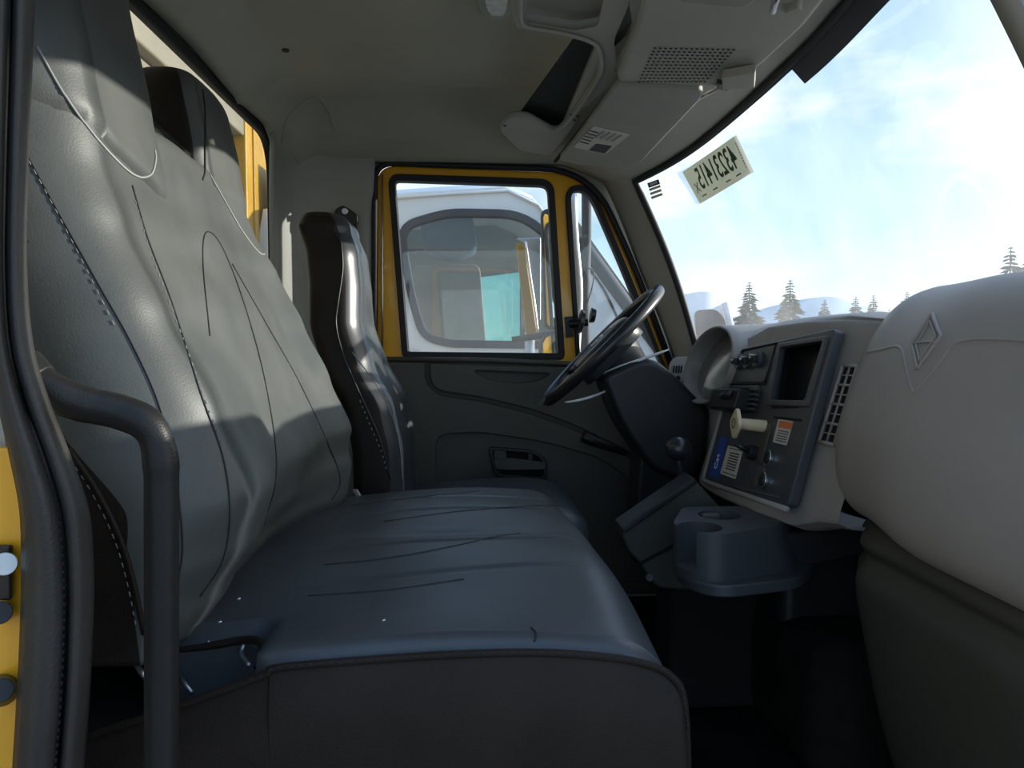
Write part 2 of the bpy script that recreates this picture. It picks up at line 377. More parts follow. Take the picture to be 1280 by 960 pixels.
# raised seam folds where headliner meets the corner
for pts, rr in (([(352, 178), (358, 150), (378, 128), (398, 122), (412, 140)], .0035), ([(412, 140), (420, 162), (445, 170), (478, 176), (520, 182)], .0035), ([(362, 185), (385, 230), (384, 300), (380, 360)], .003)):
    out = [shoot(ctree, p.x, p.y) for p in cr([(a, b, 0) for a, b in pts], 6)]
    out = [h[0] for h in out if h[0] is not None]
    if len(out) > 2: tube('welt', out, rr, 'headliner', ceiling)
# hole plug in headliner and ribs pressed into it
for a, b, rr in ((357, 62, 0.008),):
    h = shoot(ctree, a, b)
    if h[0] is not None: cyl('trim_clip', h[0], h[0] + h[1] * 0.004 * (-1 if h[1].z > 0 else 1), rr, 'lower', ceiling, n=12)
# windshield: glass, rubber, black band
def wpt(s, t, off=0.0):
    xt, zt = xtop(s), ztop(s); xb = xt + 0.185 + 0.02 * (1 - s * s)
    return E(xt + (xb - xt) * t + 0.03 * math.sin(math.pi * t) * 0.5 - off, YC + 0.71 * s, zt + (-0.02 - zt) * t)
win2 = bpy.data.objects.new('window_2', None); COL.objects.link(win2); win2['kind'] = 'structure'; win2.location = E(0.7, 1.5, 0)
NS = 60
rows = [[wpt(-1 + 2 * j / NS, i / 24) for j in range(NS + 1)] for i in range(25)]
wg = grid('glass_pane', rows, 'wglass', win2)
wtree = bvh(wg)
edge = [wpt(-1 + 2 * j / NS, 0, 0.004) for j in range(NS + 1)]
rim = [wpt(-1, 1 - i / 12, 0.004) for i in range(12)] + edge + [wpt(1, i / 12, 0.004) for i in range(1, 13)]
tube('rubber_seal', rim, 0.010, 'rubber', win2, n=8)
# tinted band along the top edge, wider towards the middle of the cab
rows = []
for j in range(NS + 1):
    s = -1 + 2 * j / NS; y = YC + 0.71 * s
    wd = 0.046 if (y < 1.47 and y > 0.78) else 0.012
    rows.append([wpt(s, 0, 0.006), wpt(s, wd / 0.55 * 0.5, 0.006), wpt(s, wd / 0.55, 0.006)])
grid('black_band', rows, 'frit', win2)
# header trim between the overhead shelf and the windshield
def zh(X, y):
    s = max(-1, min(1, (y - YC) / 0.71)); xt = xtop(s); k = stp((X - 0.25) / (xt - 0.25))
    return 0.545 + (ztop(s) + 0.006 - 0.545) * k
rows = []
for j in range(61):
    y = 0.66 + (2.35 - 0.66) * j / 60; s = max(-1, min(1, (y - YC) / 0.71)); xt = xtop(s) + 0.004
    rows.append([E(0.235 + (xt - 0.235) * i / 16, y, zh(0.235 + (xt - 0.235) * i / 16, y)) for i in range(17)])
trim2 = struct(solid(grid('trim_2', rows, 'console'), 0.02, 1))
# pillar trims, far and near
def pillar(name, far=True):
    rows = []
    lp = cr([(742, 205, 0), (770, 262, 0), (800, 340, 0), (828, 410, 0), (852, 480, 0)], 5)
    n = len(lp)
    for i, p in enumerate(lp):
        t = i / (n - 1); a = PY(p.x, p.y, YF - 0.005); b = wpt(1 if far else -1, t * 1.02 - 0.02 if t > 0.02 else 0, 0.006)
        if not far: a.y = 2 * YC - a.y; a.x += 0.035
        r = []
        for k in range(11):
            u = k / 10; q = a.lerp(b, u); q.y = a.y + (b.y - a.y) * (u ** 1.5) + (-0.05 if far else 0.012) * math.sin(math.pi * u) ** 0.8
            r.append(q)
        rows.append(r)
    return struct(solid(grid(name, rows, 'pillar'), 0.008, 1))
pillar('trim_3'); pillar('trim_4', False)
# ================================================================== DRIVER DOOR
door = bpy.data.objects.new('door_1', None); COL.objects.link(door); door['kind'] = 'structure'; door.location = E(0.1, 2.4, -0.78)
YD = 2.385
seal = rnd([(468, 470), (468, 203), (738, 213), (792, 330), (850, 485)], [0, 26, 60, 40, 0], 8)
# body rubber seal = tube along the opening
tube('door_seal', [PY(p.x, p.y, 2.352) for p in [Vector((468, 640))] + seal], 0.0095, 'rubber', door)
yo = rnd([(472, 470), (472, 208), (736, 218), (790, 335), (846, 485), (760, 485)], [0, 24, 58, 40, 0, 0], 8)
main_w = rnd([(487, 220), (690, 227), (704, 448), (505, 446)], [14, 16, 6, 6], 6)
vent_w = rnd([(706, 234), (738, 234), (786, 345), (836, 475), (722, 475)], [22, 26, 40, 0, 0], 7)
plate('window_frame', ypx(yo, YD), [ypx(main_w, YD), ypx(vent_w, YD)], ypl(YD), 0.03, 'yellow', door, 0.004)
mi = ypx(main_w, 2.38); plate('glass_run', inset(mi, -0.004), [inset(mi, 0.016)], ypl(2.382), 0.045, 'rubber', door, 0.003)
vi = ypx(vent_w, 2.38); plate('vent_seal', inset(vi, -0.003), [inset(vi, 0.014)], ypl(2.380), 0.045, 'rubber', door, 0.003)
plate('door_pane', inset(mi, 0.010), [], ypl(2.395), 0.004, 'glass', door)
plate('vent_pane', inset(vi, 0.010), [], ypl(2.392), 0.004, 'glass', door)
# white edge bead that the light catches beside the seal
tube('edge_bead', [PY(478, y, 2.362) for y in (218, 300, 380, 446)], 0.003, 'steel', door)
# inner panel
base = rnd([(480, 446), (745, 455), (850, 478), (930, 700), (900, 1010), (478, 1010)], [4, 0, 10, 40, 10, 10], 4)
base = [(x, max(z, EZ - 0.80)) for x, z in ypx(base, 2.36)]
plate('inner_panel', base, [], ypl(2.375), 0.03, 'door', door)
tube('sill_cap', [PY(a, b, 2.345) for a, b in ((483, 449), (600, 450), (720, 455), (790, 462))], 0.008, 'door', door)
up = rnd([(482, 452), (532, 453), (534, 478), (548, 490), (600, 497), (660, 512), (720, 533), (785, 566), (850, 595), (842, 490), (740, 458), (745, 456)], 3, 2)
upA = rnd([(484, 452), (530, 453), (533, 480), (548, 494), (600, 501), (660, 516), (720, 538), (783, 571), (850, 605), (925, 700), (900, 1005), (484, 1005)], [2, 2, 8, 8, 8, 10, 10, 10, 10, 10, 5, 5], 3)
pocket = rnd([(545, 1000), (545, 543), (600, 540), (680, 552), (750, 572), (795, 605), (812, 650), (812, 1000)], [4, 16, 14, 20, 20, 20, 20, 4], 4)
plate('lower_panel', [(x, max(z, EZ - 0.79)) for x, z in ypx(upA, 2.35)], [[(x, max(z, EZ - 0.76)) for x, z in ypx(pocket, 2.35)]], ypl(2.352), 0.022, 'door', door, 0.004)
upB = rnd([(537, 454), (538, 478), (550, 489), (600, 496), (660, 510), (720, 532), (785, 564), (850, 597), (838, 488), (740, 460)], [2, 8, 8, 8, 10, 10, 10, 0, 4, 4], 3)
scoop = rnd([(590, 463), (690, 467), (672, 476), (640, 479), (608, 474)], 8, 4)
plate('upper_panel', ypx(upB, 2.345), [ypx(scoop, 2.345)], ypl(2.348), 0.026, 'door', door, 0.004)
# inner handle
hh = thing('x', '', ''); bpy.data.objects.remove(hh)
ho = rnd([(610, 558), (668, 562), (684, 575), (684, 600), (618, 596)], [6, 12, 8, 8, 10], 5)
hi = rnd([(615, 562), (666, 566), (679, 577), (679, 596), (622, 592)], [5, 10, 7, 7, 9], 5)
hb = plate('handle_bezel', ypx(ho, 2.353), [ypx(hi, 2.353)], ypl(2.350), 0.018, 'black', door, 0.002)
plate('handle_well', ypx(ho, 2.358), [], ypl(2.359), 0.004, 'void', door)
prism('door_handle', [PY(a, b, 2.338) for a, b in rnd([(616, 575), (640, 573), (682, 578), (682, 587), (640, 588), (620, 587)], 4, 3)], (0, 0.012, 0), 'door', door, 0.003)
prism('handle_tab', [PY(a, b, 2.343) for a, b in ((617, 561), (632, 562), (634, 575), (618, 575))], (0, 0.012, 0), 'door', door, 0.002)
prism('handle_tab', [PY(a, b, 2.345) for a, b in ((660, 566), (666, 568), (666, 578), (660, 578))], (0, 0.010, 0), 'black', door, 0.001)
# window crank
tube('window_crank', cr([PY(728, 545, 2.325), PY(745, 552, 2.32), (PY(765, 559, 2.325)), PY(782, 566, 2.345)], 5), [.017, .018, .018, .018, .018, .017, .016, .016, .015, .015, .014, .013, .012, .011, .010, .009], 'black', door, n=12)
# vent latch
vl = bpy.data.objects.new('vent_latch', None); COL.objects.link(vl); vl.parent = door; vl.location = (0, 0, 0); vl.matrix_parent_inverse = door.matrix_basis.inverted()
prism('latch_plate', [PY(a, b, 2.36) for a, b in ((706, 396), (716, 395), (717, 421), (708, 422))], (0, 0.02, 0), 'black', vl, 0.002)
cyl('latch_shaft', PY(712, 405, 2.355), PY(735, 403, 2.35), 0.012, 'black', vl)
cyl('knob', PY(724, 402, 2.33), PY(729, 403, 2.33), 0.040, 'grip', vl, r1=0.033)
cyl('knob', PY(738, 394, 2.345), PY(744, 395, 2.345), 0.024, 'black', vl, r1=0.020)
# ================================================================== BENCH SEAT
def lerp_tab(tab, z):
    if z <= tab[0][0]: return tab[0][1]
    for (a, b), (c, d) in zip(tab, tab[1:]):
        if z <= c: u = (z - a) / (c - a); return b + (d - b) * (u * u * (3 - 2 * u) * 0.5 + u * 0.5)
    return tab[-1][1]
def slab_loop(xf, xb, y0, y1, rf, rb, n=10, rxn=None):
    """closed loop (x,y): front face at xf, rounded corners"""
    pts = []
    def arc(cx, cy, r, rx, a0, a1):
        for k in range(n + 1):
            a = a0 + (a1 - a0) * k / n; pts.append((cx + rx * math.cos(a), cy + r * math.sin(a)))
    for k in range(25):
        y = y0 + rf + (y1 - y0 - 2 * rf) * k / 25; pts.append((xf, y))
    arc(xf - rf * .8, y1 - rf, rf, rf * .8, 0, math.pi / 2)
    arc(xb + rb, y1 - rb, rb, rb, math.pi / 2, math.pi)
    for k in range(1, 10): pts.append((xb, y1 - rb + (y0 + rb - (y1 - rb)) * k / 10))
    arc(xb + rb, y0 + rb, rb, rb, math.pi, 1.5 * math.pi)
    rxn = rf * .8 if rxn is None else rxn
    arc(xf - rxn, y0 + rf, rf, rxn, 1.5 * math.pi, 2 * math.pi)
    return pts
XF = [(-.42, -.38), (-.36, -.355), (-.30, -.318), (-.24, -.282), (-.18, -.264), (-.08, -.300), (0.03, -.345), (.13, -.385), (.20, -.408), (.30, -.425), (.45, -.452), (.55, -.47)]
bench = thing('bench_seat', 'dusty black vinyl two-person bench seat with tall headrests in the foreground', 'seat', E(-0.05, 1.24, -0.80))
NR = 90
rows = []
def back_row(z, shrink=0.0, dz=0.0):
    xf = lerp_tab(XF, z); y1 = lerp_tab([(-.42, 1.60), (-.2, 1.655), (0.0, 1.655), (.12, 1.635), (.20, 1.56), (.27, 1.46)], z)
    y0 = lerp_tab([(-.42, .84), (-.2, .81), (.1, .81), (.20, .81), (.27, .82)], z)
    lp = slab_loop(xf - shrink * .5, xf - .175 + shrink * .3, y0 + shrink, y1 - shrink, 0.085, 0.03, rxn=lerp_tab([(-.36, .004), (-.30, .042), (-.22, .085), (-.08, .13), (.1, .135), (.3, .13)], z))
    r = []
    for x, y in lp:
        x += .05 * stp((y - 1.25) / .3) * stp((-.2 - z) / .12)
        fr = x > xf - 0.06 - shrink and y > y0 + .03
        if fr:
            # side bolsters and pressed seams
            x += 0.022 * math.exp(-((y - (y1 - .10)) / .07) ** 2) * stp((0.1 - z) / .3) + 0.018 * math.exp(-((y - (y0 + .12)) / .07) ** 2) * stp((0.1 - z) / .3)
            x += 0.004 * math.sin(y * 25 + z * 7) * math.sin(z * 13 + 1)
        zz = z + .09 * stp((1.06 - y) / .18) * stp(z / .25)
        x += lerp_tab(XF, zz) - lerp_tab(XF, z)
        r.append(E(x, y, zz + dz))
    return r
for i in range(NR + 1): rows.append(back_row(-.352 + (.255 + .352) * i / NR))
for k in range(1, 7):
    a = k / 6 * math.pi / 2; rows.append(back_row(.255, 0.045 * (1 - math.cos(a)), 0.03 * math.sin(a)))
back = grid('backrest', rows, 'vinyl', bench, cu=True, caps=True)
def headrest(name, y0, y1, zt, parent, rxn=None, zb=.10, curve=.012, fade=.03, uc=None, proud=0.006, thick=0.105, m='vinyl', taper=0.02, xtab=XF, rf=0.03, grow=0.0):
    rows = []; n = 90
    for i in range(n + 1):
        z = zb + (zt - 0.05 - zb) * i / n; xf = lerp_tab(xtab, z) + proud - fade * (1 - stp((z - .17) / .09)); tp = taper * (i / n) ** 2 - 0.0
        k = grow * (1 - stp((z - zb) / .12))
        lp = slab_loop(xf, xf - thick, y0 + tp - k, y1 - tp + k, rf, 0.025, 6, rxn)
        rw_ = []
        for x, y in lp:
            if uc and x > xf - .14:
                d_ = stp((z - lerp_tab(uc, y)) / .035 + .5); x += -.022 * (1 - d_)
            rw_.append(E(x - curve * ((y - (y0 + y1) / 2) / .12) ** 2, y, z))
        rows.append(rw_)
    for kk in range(1, 9):
        a = kk / 8 * math.pi / 2; z = zt - 0.05; xf = lerp_tab(xtab, z) + proud; sh = 0.05 * (1 - math.cos(a))
        lp = slab_loop(xf - sh * .7 - 0.008 * math.sin(a), xf - thick + sh * .5, y0 + taper + sh * 1.2, y1 - taper - sh * 1.2, rf, 0.02, 6, rxn)
        rows.append([E(x - curve * ((y - (y0 + y1) / 2) / .12) ** 2, y, z + 0.05 * math.sin(a)) for x, y in lp])
    return grid(name, rows, m, parent, cu=True, caps=True)
side_faces(back, 'vinyl_dark_shaded', 78, 48, 66)
h1 = headrest('headrest', 0.806, 1.112, 0.60, bench, zb=.10, taper=0.0, grow=0.0, rf=.085, thick=.175, rxn=.13, curve=0.0, proud=.008, fade=0.0, uc=[(.80, .27), (.86, .24), (.92, .21), (.99, .195), (1.05, .18), (1.09, .18), (1.12, .20)])
h2 = headrest('headrest', 1.255, 1.50, 0.448, bench, zb=.06, taper=0.012, grow=0.02)
side_faces(h2, 'vinyl_dark_shaded', 62, 44, 56)
# cushion
def cush_loop(y, sh=0.0, dz=0.0):
    """closed loop in XZ at depth y"""
    xf = 0.228 - 0.03 * stp((y - .84) / .8); xb = -0.36; zt = -0.340 + 0.032 * math.sin(math.pi * min(1, max(0, (y - .80) / .95))) ** 0.8
    zt -= sh; zbm = -0.66 + sh; xf -= sh * .6; xb += sh
    pts = []; n = 10; rf = 0.085; rz = 0.075
    for k in range(45):
        u = k / 45; x = xb + (xf - rf - xb) * u
        pts.append((x, zt - 0.022 * (1 - u) ** 2 + 0.010 * math.sin(math.pi * u) + (0.0)))
    for k in range(n + 1):
        a = math.pi / 2 * (1 - k / n); pts.append((xf - rf + rf * math.cos(a), zt - rz + rz * math.sin(a)))
    for k in range(1, 8): pts.append((xf - 0.012 * k / 8 - 0.03 * (k / 8) ** 2, zt - rz + (zbm - zt + rz) * k / 8))
    for k in range(9): pts.append((xf - .04 + (xb - xf + .04) * k / 8, zbm))
    for k in range(1, 6): pts.append((xb, zbm + (zt - zbm - 0.03) * k / 6))
    return pts
def seamz(x, y):
    z = 0
    for ys, amp in ((1.03, .0025), (1.17 + .0 * x, .0045), (1.38, .0045), (1.52, .003)):
        f = stp((x + .30) / .15) * (1 - stp((x - .12) / .05))
        z -= amp * f * math.exp(-((y - ys - 0.03 * math.sin(x * 5)) / .006) ** 2)
    z += 0.0035 * math.sin(9 * x + 6 * y) * math.sin(14 * y - 5 * x)
    # pulled wrinkle in the middle
    z -= 0.005 * math.exp(-((y - 1.20 - .12 * (x + .1)) / .02) ** 2) * math.exp(-((x + .05) / .14) ** 2)
    return z
rows = []
ys = [0.825] * 7 + [0.835 + (1.66 - 0.835) * i / 150 for i in range(151)] + [1.67] * 5
for i, y in enumerate(ys):
    if i < 7: a = (6 - i) / 6 * math.pi / 2 * 0.9; sh = 0.022 * (1 - math.cos(a)); yy = 0.845 - 0.020 * math.sin(a)
    elif i > 157: a = (i - 157) / 5 * math.pi / 2; sh = 0.04 * (1 - math.cos(a)); yy = 1.66 + 0.035 * math.sin(a)
    else: sh = 0; yy = 0.845 + (1.66 - 0.845) * (i - 7) / 150
    r = []
    for x, z in cush_loop(yy, sh):
        if z > -.40:
            z += seamz(x, yy)
            # notch for the belt buckle at the rear near corner
            z -= 0.085 * stp((-0.235 - x) / 0.012) * stp((0.915 - yy) / 0.012)
        r.append(E(x, yy, z))
    rows.append(r)
cush = grid('cushion', rows, 'vinyl_seat', bench, cu=True, caps=True)
# near side skirt, its top edge drops towards the back
def sk(px, py): return PY(px, py, 0.826)
skirt_px = cr([(100, 918, 0), (225, 876, 0), (330, 838, 0), (350, 828, 0), (450, 819, 0), (560, 812, 0), (660, 809, 0), (740, 813, 0), (800, 822, 0), (835, 838, 0), (851, 868, 0), (856, 960, 0), (856, 1100, 0)], 5)
top_e = [sk(p.x, p.y) for p in skirt_px]
rows = []
for k in range(9):
    u = k / 8
    r = []
    for i, p in enumerate(top_e):
        q = p.copy(); cx = -0.05
        q.x = p.x + (cx - p.x) * 0.12 * u ** 1.5
        q.z = p.z + (EZ - 0.68 - p.z) * u
        q.y = 0.806 - 0.010 * math.sin(math.pi * min(1, u * 1.6)) + (0.010 if k == 0 else 0.0)
        r.append(q)
    rows.append(r)
skirt = grid('side_skirt', rows, 'vinyl_dark_shaded', bench)
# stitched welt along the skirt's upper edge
tube('piping', [p + Vector((0, -0.012, -0.001)) for p in top_e], 0.0045, 'vinyl_dark_shaded', bench)
def dashes(name, pts, r, m, parent, d=0.006, g=0.004):
    sets = []; fine = []
    for a, b in zip(pts, pts[1:]):
        k = max(1, int((b - a).length / 0.001)); fine += [a.lerp(b, i / k) for i in range(k)]
    per = int((d + g) / 0.001)
    for i in range(0, len(fine) - per, per): sets.append(tube_geo([fine[i], fine[i + int(d / 0.001)]], r, 5))
    return multi(name, sets, m, parent, kind='stuff')
dashes('stitching', [p + Vector((0, -0.017, +0.001)) for p in top_e[9:54]], 0.0008, 'dthread', bench)
# seams laid on the backrest
bt = bvh(back); ht1 = bvh(h1); ht2 = bvh(h2); ct = bvh(cush)
for pts in ([(165, 232), (185, 300), (215, 380), (250, 490), (278, 570), (287, 640), (278, 700), (250, 745)],
            [(32, 190), (70, 260), (120, 350), (165, 430), (200, 510), (220, 600), (228, 680), (222, 730)],
            [(262, 420), (254, 340), (254, 300), (262, 290), (278, 310), (300, 365), (325, 450), (342, 540), (344, 600), (330, 655)],
            [(290, 330), (330, 400), (375, 480), (412, 560), (425, 600), (415, 625)]):
    seam('seam', bt, pts, 0.0011, 'dthread', bench, 0.0004)
for pts in ([(30, 185), (70, 258), (110, 335), (150, 415)],):
    seam('stitching', bt, [(p[0] - 3, p[1]) for p in pts], 0.0005, 'thread', bench, 0.001, dash=(.006, .004))
seam('stitching', bt, [(168, 250), (190, 322), (222, 408), (256, 500), (280, 560)], 0.0005, 'thread', bench, 0.001, dash=(.005, .006))
for pts in ([(86, 560), (120, 610), (150, 670), (168, 730), (180, 792)],):
    seam('piping', bt, pts, 0.003, 'vinyl_dark_shaded', bench, 0.001)
    seam('stitching', bt, [(a - 8, b) for a, b in pts], 0.0006, 'thread', bench, 0.001, dash=(.006, .004))
tN = BVHTree.FromPolygons([v.co.copy() for ob in (h1, back) for v in ob.data.vertices], [tuple(i + (0 if ob is h1 else len(h1.data.vertices)) for i in p.vertices) for ob in (h1, back) for p in ob.data.polygons])
tF = BVHTree.FromPolygons([v.co.copy() for ob in (h2, back) for v in ob.data.vertices], [tuple(i + (0 if ob is h2 else len(h2.data.vertices)) for i in p.vertices) for ob in (h2, back) for p in ob.data.polygons])
seam('piping', tN, [(46, 58), (75, 110), (110, 160), (145, 200), (170, 220), (188, 218), (194, 200), (193, 188)], 0.0014, 'thread', bench, 0.0006)
seam('piping', tF, [(262, 218), (280, 250), (300, 285), (318, 310), (328, 318), (334, 312), (333, 295)], 0.0014, 'thread', bench, 0.0006)
seam('seam', tF, [(253, 112), (256, 140), (256, 180), (256, 212), (253, 225)], 0.0016, 'dthread', bench, 0.0005)
seam('seam', ct, [(405, 706), (460, 701), (520, 692), (580, 680), (620, 671), (650, 667)], 0.0011, 'dthread', bench, 0.0003)
seam('seam', ct, [(480, 652), (560, 641), (640, 634), (695, 632)], 0.0011, 'dthread', bench, 0.0003)
seam('seam', ct, [(385, 745), (480, 738), (580, 724)], 0.0010, 'dthread', bench, 0.0003)
seam('seam', ct, [(440, 632), (520, 622), (600, 614)], 0.0010, 'dthread', bench, 0.0003)
seam('seam', ct, [(664, 785), (670, 792), (668, 802)], 0.0012, 'dthread', bench, 0.0005)
# recline bracket and strap hardware showing in the gaps
prism('seat_bracket', [PY(a, b, 1.66) for a, b in ((440, 612), (446, 612), (456, 628), (449, 629))], (0, 0.01, 0), 'steel', bench, 0.001)
tube('seat_bracket', [PY(222, 842, 0.90), PY(240, 866, 0.88)], 0.0025, 'steel', bench)
tube('seat_bracket', [PY(168, 828, 0.88), PY(185, 852, 0.87)], 0.003, 'steel', bench)
# pocket lip around the buckle notch
tube('notch_lip', cr([PY(222, 812, 0.915), PY(270, 806, 0.912), PY(305, 800, 0.905), PY(325, 802, 0.88), PY(330, 815, 0.86), PY(322, 834, 0.838)], 6), 0.005, 'vinyl_dark_shaded', bench)
tube('notch_lip', cr([PY(305, 806, 0.90), PY(302, 818, 0.89), PY(312, 832, 0.86)], 6), 0.003, 'steel', bench)
# black seat frame below backrest
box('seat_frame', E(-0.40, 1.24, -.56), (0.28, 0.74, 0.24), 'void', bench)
# crumbs on cushion
cb = []
for a, b in ((273, 779), (260, 803), (219, 784), (297, 750), (478, 777)):
    h = shoot(ct, a, b)
    if h[0] is not None: cb.append(tube_geo([h[0] + Vector((0, 0, .001)), h[0] + Vector((.003, .002, .0015))], 0.0011, 5))
if cb:
    tag(multi('lint', cb, 'whitep'), 'white specks of lint on near end of bench cushion', 'lint')['kind'] = 'stuff'
# ================================================================== DRIVER SEAT
ds = thing('driver_seat', 'glossy black vinyl high-back driver seat beside the far door', 'seat', E(0, 1.97, -0.8))
XD = [(-.50, -.15), (-.36, -.168), (-.26, -.17), (-.16, -.19), (-.06, -.240), (.04, -.268), (.12, -.268), (.20, -.275), (.26, -.295), (.30, -.31)]
rows = []
for i in range(61):
    z = -.50 + (.25 + .50) * i / 60; xf = lerp_tab(XD, z)
    y0 = lerp_tab([(-.5, 1.74), (-.1, 1.745), (.05, 1.765), (.2, 1.78), (.3, 1.80)], z)
    y1 = lerp_tab([(-.5, 2.20), (-.1, 2.19), (.02, 2.12), (.1, 2.07), (.2, 2.05), (.3, 2.0)], z)
    lp = slab_loop(xf, xf - .105, y0, y1, 0.045, 0.03)
    rows.append([E(x + 0.012 * math.exp(-((y - y0 - .07) / .04) ** 2) * (x > xf - .03) + 0.012 * math.exp(-((y - y1 + .07) / .04) ** 2) * (x > xf - .03), y, z) for x, y in lp])
for k in range(1, 8):
    a = k / 7 * math.pi / 2; sh = .06 * (1 - math.cos(a)); xf = lerp_tab(XD, .25)
    lp = slab_loop(xf - sh * .6, xf - .105 + sh * .3, 1.785 + sh, 2.035 - sh, .045, .02)
    rows.append([E(x + 0.012 * math.exp(-((y - 1.785 - .07) / .04) ** 2) * (x > xf - .03 - sh) * math.cos(a) + 0.012 * math.exp(-((y - 2.035 + .07) / .04) ** 2) * (x > xf - .03 - sh) * math.cos(a), y, .25 + .05 * math.sin(a)) for x, y in lp])
db = grid('backrest', rows, 'gloss_vinyl', ds, cu=True, caps=True)
side_faces(db, 'vinyl_dark_shaded', 78, 48, 69)
dt = bvh(db)
seam('piping', dt, [(416, 270), (425, 300), (428, 335), (423, 375), (420, 405), (428, 440), (442, 475), (458, 510), (475, 550), (488, 600)], 0.0022, 'black', ds, 0.001)
seam('seam', dt, [(440, 440), (470, 480), (490, 520), (500, 560), (503, 600)], 0.0012, 'thread', ds, 0.0006)
seam('stitching', dt, [(450, 500), (462, 530), (475, 560), (484, 590)], 0.0012, 'thread', ds, 0.001, dash=(.007, .005))
rows = []
for i in range(25):
    y = 1.745 + .455 * i / 24; u = (y - 1.97) / .23; ed = max(0, abs(u) - .8) / .2; sh = .05 * ed ** 2
    rows.append([E(*p) for p in [(-.2, y, -.42 - sh), (-.1, y, -.395 - sh), (.1, y, -.385 - sh), (.2, y, -.39 - sh), (.26 - sh, y, -.41 - sh), (.285 - sh, y, -.45), (.27 - sh, y, -.52), (.2, y, -.56), (-.2, y, -.56)]])
dcu = grid('cushion', rows, 'vinyl_seat', ds, cu=True, caps=True); dcu.modifiers.new('s', 'SUBSURF').levels = 1; dcu.modifiers['s'].render_levels = 1
box('pedestal', E(0.0, 1.97, -0.68), (0.34, 0.36, 0.26), 'black', ds, bev=0.02)
# ================================================================== GRAB HANDLE near left
gh = thing('grab_handle', 'bent black tube grab handle in front of the bench at left', 'handle', E(-0.28, .66, -0.80))
pts = cr([PY(30, 470, .66), PY(70, 492, .66), PY(105, 505, .665), PY(150, 515, .67), PY(185, 532, .67), PY(200, 570, .67), PY(202, 640, .67), PY(202, 800, .67), PY(202, 1000, .67), PY(202, 1180, .67)], 7)
rr = []
for i in range(len(pts)):
    u = i / (len(pts) - 1); rr.append(0.0155 if u < 0.25 else (0.0150 - 0.0012 * math.exp(-((u - .5) / .05) ** 2)) if u < .6 else 0.0142)
tube('rail', pts, rr, 'tube', gh, n=20)
cyl('mounting_foot', PY(25, 468, .66), PY(50, 482, .66), .024, 'tube', gh, r1=.018)
# ================================================================== NEAR DOOR SEAL TRIM (left edge)
ds2 = thing('door_edge_trim', 'stitched black vinyl door edge trim at the left edge', 'trim', E(-0.33, .62, -0.7))
ctrl = [(-40, -60, 26, 30), (12, 60, 25, 30), (8, 200, 24, 28), (6, 330, 24, 28), (12, 430, 26, 30), (30, 500, 34, 32), (55, 570, 44, 34), (76, 640, 52, 36), (84, 720, 58, 34), (84, 800, 60, 32), (80, 880, 60, 32), (72, 980, 58, 32), (66, 1080, 56, 30)]
ctrl[0] = (16, -80, 27, 30)
cc = cr([(a, b, 0) for a, b, _, _ in ctrl], 6); cwl = cr([(c, d, 0) for _, _, c, d in ctrl], 6)
rows_l = []; rows_r = []; st = []
for p, wv in zip(cc, cwl):
    wlft, wrgt = wv.x, wv.y
    rl = []
    for k in range(9):
        u = k / 8; x = p.x - wlft * (1 - u); rl.append(PY(x, p.y, .618 - .022 * math.sin(math.pi * (0.08 + .92 * u)) ** .7))
    rows_l.append(rl)
    rg = []
    for k in range(9):
        u = k / 8; x = p.x + wrgt * u; rg.append(PY(x, p.y, .618 - .018 * math.sin(math.pi * (0.05 + .85 * u)) ** .7 + .03 * u * u))
    rows_r.append(rg)
    st.append(PY(p.x - 3, p.y, .6125))
solid(grid('inner_roll', rows_r, 'brown', ds2), .004, 1); solid(grid('outer_roll', rows_l, 'brown', ds2), .004, 1)
dashes('stitching', [p + Vector((0, -.002, 0)) for p in st], 0.0011, 'dthread', ds2, 0.003, 0.003)
# yellow door frame metal with bolts
yb = thing('door_jamb', 'yellow painted steel door jamb at the far left edge', 'door jamb', E(-.42, .62, -.7))
prism('jamb_panel', [PY(a, b, .645) for a, b in ((-120, 560), (60, 560), (60, 1100), (-120, 1100))], (0, .012, 0), 'yellow', yb, .002)
cyl('bolt', PY(2, 863, .64), PY(2, 863, .622), .013, 'black', yb, r1=.009)
prism('striker_plate', [PY(a, b, .64) for a, b in ((-30, 680), (18, 680), (18, 748), (-30, 748))], (0, -.006, 0), 'black', yb, .002)
cyl('striker', PY(4, 705, .632), PY(6, 705, .612), .009, 'steel', yb)
cyl('bolt', PY(0, 766, .64), PY(0, 766, .625), .009, 'black', yb)
# ================================================================== SEAT BELT ANCHOR
sb = thing('belt_anchor', 'black seat belt anchor bolted to pillar above driver seat', 'seat belt', PY(436, 300, 2.34))
prism('anchor_plate', [PY(a, b, 2.33) for a, b in rnd([(418, 262), (428, 256), (438, 262), (447, 268), (447, 280), (430, 284), (418, 280)], 4, 3)], (0, .02, 0), 'black', sb, .003)
cyl('bolt', PY(431, 264, 2.33), PY(431, 264, 2.315), .009, 'steel', sb)
prism('belt_webbing', [PY(a, b, 2.335) for a, b in ((428, 280), (446, 278), (452, 420), (434, 420))], (0, .003, 0), 'black', sb)
